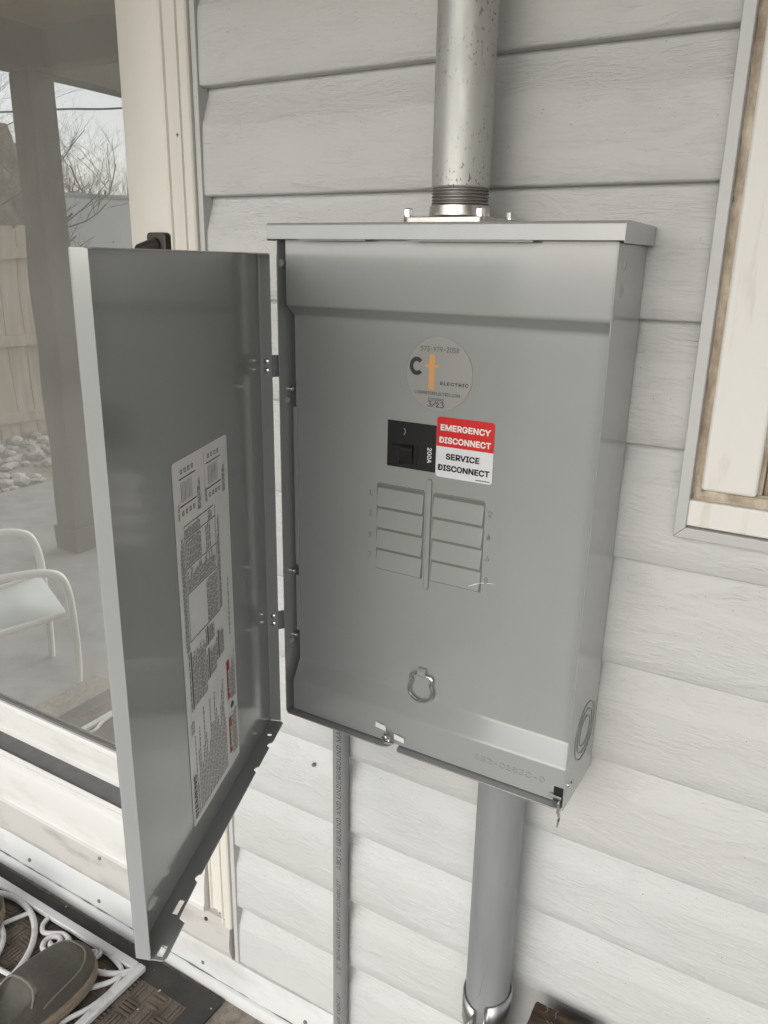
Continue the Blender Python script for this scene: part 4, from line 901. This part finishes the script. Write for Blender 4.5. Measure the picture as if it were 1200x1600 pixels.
def shoe(cx, ytoe, L, ang, label, side):
    t = thing('shoe', label, 'shoe', (cx, ytoe-L/2, -1.253), 'pair of grey suede slip-on shoes')
    zf = -1.2525
    c_, s_ = math.cos(ang), math.sin(ang)
    def tr(u, v, z):   # u along the shoe from toe (0) to heel (1), v across in metres
        y = -u*L; x = v*side; return (cx+x*c_-y*s_, ytoe+x*s_+y*c_, zf+z)
    us = [0.0, 0.012, 0.04, 0.09, 0.16, 0.25, 0.36, 0.48, 0.60, 0.72, 0.84, 0.93, 0.98, 1.0]
    def hw_(u):   # half widths left/right
        k = [(0, 0.004), (0.012, 0.018), (0.04, 0.032), (0.09, 0.0435), (0.16, 0.0510), (0.25, 0.0545), (0.36, 0.054), (0.48, 0.049), (0.6, 0.043), (0.72, 0.0395), (0.84, 0.038), (0.93, 0.033), (0.98, 0.022), (1.0, 0.006)]
        for (a, b_), (c, d) in zip(k[:-1], k[1:]):
            if u <= c: return b_+(d-b_)*(u-a)/(c-a)
        return 0.006
    def ht(u): 
        k = [(0, 0.030), (0.04, 0.046), (0.09, 0.054), (0.16, 0.060), (0.25, 0.066), (0.36, 0.077), (0.48, 0.086), (0.6, 0.082), (0.72, 0.076), (0.84, 0.078), (0.93, 0.080), (1.0, 0.074)]
        for (a, b_), (c, d) in zip(k[:-1], k[1:]):
            if u <= c: return b_+(d-b_)*(u-a)/(c-a)
        return 0.07
    # sole
    b = NB(); ol = [(u, hw_(u)+0.0045) for u in us] + [(u, -hw_(u)-0.0045) for u in us[::-1]]
    prev = None
    for z, g in ((0.0, -0.003), (0.004, 0.0), (0.010, 0.001), (0.012, -0.0012), (0.0145, 0.001), (0.020, 0.0008), (0.0235, -0.001)):
        rg = [b.verts.new(tr(u-(0.006+g if i in (0, len(ol)-1) else 0), v+(g if v > 0 else -g), z + (0.006*(1-u/0.16) if u < 0.16 else 0))) for i, (u, v) in enumerate(ol)]
        if prev:
            for i in range(len(rg)): b.faces.new((prev[i], prev[(i+1) % len(rg)], rg[(i+1) % len(rg)], rg[i]))
        else: b.faces.new(rg)
        prev = rg
    b.faces.new(prev); obj('sole', b, SOLE, t, smooth=True)
    # upper: rings across, from sole edge over the top
    b = NB(); rings = []; nn = 18
    for u in us:
        rg = []
        for k in range(nn+1):
            a = math.pi*k/nn; w_ = hw_(u); h_s = ht(u)
            cc, ss = math.cos(a), math.sin(a)
            vx = w_*(abs(cc)**0.72)*(1 if cc > 0 else -1); vz = 0.020+(h_s-0.020)*(ss**0.80)
            # the foot opening behind the vamp: dips in
            if u > 0.50 and 0.30 < k/nn < 0.70: vz = min(vz, 0.020+(h_s-0.02)*0.72)-0.028*min(1, (u-0.5)/0.08)*(1 if u < 0.95 else 0.2)
            rg.append(b.verts.new(tr(u, vx, vz + (0.006*(1-u/0.16) if u < 0.16 else 0))))
        rings.append(rg)
    for i in range(len(rings)-1):
        for k in range(nn): b.faces.new((rings[i][k], rings[i][k+1], rings[i+1][k+1], rings[i+1][k]))
    b.faces.new(rings[0]); b.faces.new(rings[-1])
    up_ = obj('upper', b, SUEDE, t, smooth=True); md = up_.modifiers.new('sub', 'SUBSURF'); md.levels = 1; md.render_levels = 2
    def surf(u, k):   # point on the upper, k 0..1 across
        a = math.pi*k; cc, ss = math.cos(a), math.sin(a); w_ = hw_(u)
        return tr(u, w_*(abs(cc)**0.72)*(1 if cc > 0 else -1)*1.0, 0.0205+(ht(u)-0.0200)*(max(ss, 0)**0.80) + (0.006*(1-u/0.16) if u < 0.16 else 0))
    # toe seam and vamp piping
    b = NB(); P = [surf(0.50, 0.10), surf(0.40, 0.145), surf(0.30, 0.18), surf(0.20, 0.21), (surf(0.13, 0.26)), surf(0.090, 0.34), surf(0.075, 0.42), surf(0.072, 0.5), surf(0.075, 0.58), surf(0.09, 0.66), surf(0.13, 0.74), surf(0.20, 0.79), surf(0.30, 0.82), surf(0.40, 0.855), surf(0.50, 0.90)]
    tube(b, P, 0.0017, 6); obj('apron_seam', b, SEAM, t, smooth=True)
    b = NB(); P = [surf(0.56, 0.18), surf(0.525, 0.26), surf(0.505, 0.34), surf(0.498, 0.42), surf(0.496, 0.5), surf(0.498, 0.58), surf(0.505, 0.66), surf(0.525, 0.74), surf(0.56, 0.82)]
    tube(b, P, 0.0019, 6); obj('collar_piping', b, SEAM, t, smooth=True)
shoe(-0.462, -0.112, 0.27, R(4), 'grey suede slip-on shoe at the right end of the white scroll mat', 1)
shoe(-0.705, -0.118, 0.285, R(-8), 'grey suede slip-on shoe standing over the round scrollwork of the mat', -1)

# ================================================================== YARD (reaches the picture through the glass)
fn = thing('wooden_fence', 'tan board fence along the side of the yard, mirrored in the glass', 'fence', (-5.93, -2, -1.66))
for i in range(27):
    y = 0.6-i*0.185; z1 = 0.21+random.uniform(-0.02, 0.02)
    b = NB(); prism(b, [(y-0.088, -1.67), (y+0.088, -1.67), (y+0.088, z1-0.03), (y+0.055, z1), (y-0.055, z1), (y-0.088, z1-0.03)], lambda y_, z: (-5.95, y_, z), lambda y_, z: (-5.93+random.uniform(-0.002, 0.002), y_, z)); obj('picket', b, FENCE, fn)
for z in (-0.02, -0.75, -1.45):
    b = NB(); box(b, -5.9295, -5.885, -4.3, 0.7, z-0.045, z+0.045); obj('rail', b, FENCE, fn)
b = NB()
for k in range(900):
    x = random.uniform(-5.9, -4.5); y = random.uniform(-6, 0.2); r_ = random.uniform(0.02, 0.065)
    mtx = Matrix.Translation((x, y, -1.655+r_*0.4)) @ Matrix.Rotation(random.uniform(0, 6), 4, 'Z') @ Matrix.Diagonal((r_*random.uniform(0.7, 1.3), r_*random.uniform(0.7, 1.3), r_*random.uniform(0.5, 0.8), 1))
    bmesh.ops.create_icosphere(b, subdivisions=1, radius=1, matrix=mtx)
tag(obj('gravel', b, ROCK), 'bed of pale rocks between the patio and the fence', 'gravel', kind='stuff')

# white tubular patio chair, mirrored in the lower glass
def chair(cx, cy_, rz, label):
    t = thing('patio_chair', label, 'chair', (cx, cy_, -1.62))
    c_, s_ = math.cos(rz), math.sin(rz)
    def tr(x, y, z): return (cx+0.86*(x*c_-y*s_), cy_+0.86*(x*s_+y*c_), -1.62+0.86*z)
    def curve(pts, m=5):
        P = [Vector(p) for p in pts]; out = []
        for i in range(len(P)-1):
            p0, p1, p2, p3 = P[max(i-1, 0)], P[i], P[i+1], P[min(i+2, len(P)-1)]
            for k in range(m):
                q = k/m; out.append(0.5*((2*p1)+(-p0+p2)*q+(2*p0-5*p1+4*p2-p3)*q*q+(-p0+3*p1-3*p2+p3)*q**3))
        return out+[P[-1]]
    for s in (-1, 1):
        b = NB(); tube(b, [tr(*p) for p in curve([(s*0.27, 0.26, 0.0), (s*0.28, 0.27, 0.30), (s*0.29, 0.25, 0.56), (s*0.29, 0.17, 0.64), (s*0.28, -0.05, 0.65), (s*0.26, -0.26, 0.66)])], 0.014, 10); obj('arm', b, CHAIRM, t, smooth=True)
        b = NB(); tube(b, [tr(*p) for p in curve([(s*0.25, -0.36, 0.0), (s*0.245, -0.24, 0.36), (s*0.235, -0.27, 0.66), (s*0.22, -0.36, 0.98)])], 0.014, 10); obj('leg', b, CHAIRM, t, smooth=True)
        b = NB(); tube(b, [tr(*p) for p in curve([(s*0.24, -0.25, 0.40), (s*0.245, 0.0, 0.40), (s*0.245, 0.24, 0.43)])], 0.012, 8); obj('seat_rail', b, CHAIRM, t, smooth=True)
    b = NB(); tube(b, [tr(*p) for p in curve([(-0.22, -0.36, 0.98), (-0.12, -0.375, 1.03), (0.12, -0.375, 1.03), (0.22, -0.36, 0.98)])], 0.014, 10); obj('top_rail', b, CHAIRM, t, smooth=True)
    b = NB(); S_ = [[b.verts.new(tr(x, y, z)) for x in (-0.235, 0.235)] for y, z in ((0.25, 0.43), (0.1, 0.405), (-0.1, 0.395), (-0.22, 0.41), (-0.26, 0.55), (-0.30, 0.75), (-0.355, 0.97))]
    for i in range(6): b.faces.new((S_[i][0], S_[i][1], S_[i+1][1], S_[i+1][0]))
    o = obj('sling', b, SLING, t, smooth=True); md = o.modifiers.new('solid', 'SOLIDIFY'); md.thickness = 0.004
chair(-2.02, -0.66, R(205), 'white tubular patio chair mirrored in the lower part of the door glass')

# bare trees beyond the yard
def tree(x, y, h, seed, label, name='bare_tree', depth=5, rad=0.16, group='bare trees beyond the yard', spread=1.0, z0=-1.66):
    rg = random.Random(seed); t = thing(name, label, 'tree', (x, y, z0), group)
    tr_, cr_ = NB(), NB()
    def grow(bm, p, d, ln, r, lv):
        n_ = 4 if lv < 3 else 2; pts = [p.copy()]; rs = [r]; q = p.copy(); dd_ = d.copy()
        for i in range(n_):
            dd_ = (dd_+Vector((rg.uniform(-1, 1), rg.uniform(-1, 1), rg.uniform(-0.4, 0.9)))*0.14).normalized(); q = q+dd_*ln/n_; pts.append(q.copy()); rs.append(r*(1-0.45*(i+1)/n_))
        tube(bm, pts, rs, 7 if lv == 0 else (5 if lv < 3 else 3), cap=False)
        if lv >= depth: return
        for k in range(rg.randint(3, 4) if lv else rg.randint(5, 7)):
            f = rg.uniform(0.35, 1.0) if lv else rg.uniform(0.3, 1.0); i = min(int(f*n_), n_-1); base = pts[i].lerp(pts[i+1], f*n_-i)
            side = Vector((rg.uniform(-1, 1), rg.uniform(-1, 1), rg.uniform(-0.1, 0.7))).normalized()
            nd = (dd_*0.55+side*0.8*spread).normalized(); grow(cr_, base, nd, ln*rg.uniform(0.50, 0.72), rs[i]*0.55, lv+1)
    grow(tr_, Vector((x, y, z0-0.1)), Vector((0, 0, 1)), h*0.5, rad, 0)
    obj('trunk', tr_, BARK, t, fixn=False); obj('crown', cr_, BARK, t, fixn=False)
TL = [(-30.5, -25.5, 9.0, 'tallest bare tree far behind the white trailer'), (-33.0, -24.5, 6.5, 'low round bare tree far off beside the tallest one'), (-36.0, -27.5, 7.0, 'bare tree with a wide crown far beyond the trailer'), (-31.0, -27.8, 7.0, 'slender bare tree far off past the trailer end'),
      (-9.2, -5.9, 3.8, 'twiggy bare tree right behind the board fence'), (-11.0, -7.2, 4.6, 'short twiggy bare tree part way up the slope behind the fence'), (-12.6, -8.4, 5.2, 'broad bare tree on the slope behind the board fence'), (-9.4, -1.6, 6.0, 'bare tree behind the house end of the fence')]
for i, (x, y, h, lab) in enumerate(TL): tree(x, y, h, 20+i, lab, depth=5, rad=0.04+h*0.007)

# brushy slope beyond the fence
b = NB(); rows = []
for i in range(15):
    x = -7.6-i*0.75; row = []
    for j in range(34):
        y = -15.5+j*0.8
        edge = max(0.0, min(1.0, (y-(0.938-0.79*(0.58-x)))/0.9))
        row.append(b.verts.new((x, y, -1.80+edge*(4.6*(1-math.exp(-((-x-7.6)/4.2)**1.3)))+0.25*random.uniform(-1, 1)*edge*min(1, i/3))))
    rows.append(row)
for i in range(14):
    for j in range(33): b.faces.new((rows[i][j], rows[i+1][j], rows[i+1][j+1], rows[i][j+1]))
tag(obj('hillside', b, BRUSH, smooth=True), kind='structure')
# white box trailer beyond the patio
tl = thing('box_trailer', 'white box trailer parked beyond the patio, mirrored in the glass', 'trailer', (-13.0, -11.0, -1.66))
ang = R(35)
def tt(x, y, z): return (-13.0+x*math.cos(ang)-y*math.sin(ang), -11.0+x*math.sin(ang)+y*math.cos(ang), -1.66+z)
def tbox(bm, x0, x1, y0, y1, z0, z1):
    s0 = len(bm.verts); box(bm, x0, x1, y0, y1, z0, z1); bm.verts.ensure_lookup_table()
    for v in bm.verts[s0:]: v.co = Vector(tt(*v.co))
b = NB(); tbox(b, -2.6, 2.6, -1.05, 1.05, 0.55, 2.55); obj('body', b, TRAIL, tl, bevel=0.06)
for k in range(7):
    b = NB(); x = -2.3+k*0.766; tbox(b, x-0.015, x+0.015, 1.051, 1.062, 0.6, 2.5); obj('panel_strip', b, JCH, tl)
b = NB(); tbox(b, -2.62, 2.62, -1.07, 1.07, 2.54, 2.60); obj('roof_rim', b, ZINC, tl)
b = NB(); tbox(b, -2.6, 2.6, 0.9, 1.07, 0.45, 0.58); obj('chassis', b, TYRE, tl)
for x in (-0.5, 0.4):
    for y in (-0.95, 0.95):
        b = NB(); s0 = 0; lathe(b, [(0.20, -0.10), (0.33, -0.10), (0.36, -0.06), (0.36, 0.06), (0.33, 0.10), (0.20, 0.10)], (0, 0, 0), 'y', 24)
        for v in b.verts: v.co = Vector(tt(v.co.x+x, v.co.y+y, v.co.z+0.36))
        wh = obj('wheel', b, TYRE, tl, smooth=True)
b = NB(); tube(b, [tt(2.6, 0.5, 0.55), tt(3.6, 0, 0.5)], 0.04, 6); tube(b, [tt(2.6, -0.5, 0.55), tt(3.6, 0, 0.5)], 0.04, 6); tube(b, [tt(3.5, 0, 0), tt(3.5, 0, 0.8)], 0.035, 6); obj('drawbar', b, TYRE, tl)
b = NB(); tube(b, [(-30, -9.0, 3.4), (-20, -11.5, 3.05), (-10, -14, 3.1), (0, -16.5, 3.6)], 0.02, 6)
tag(obj('overhead_cable', b, TYRE, smooth=True, origin=(-10, -14, 3.1)), 'dark overhead cable crossing the sky mirrored in the glass', 'cable')
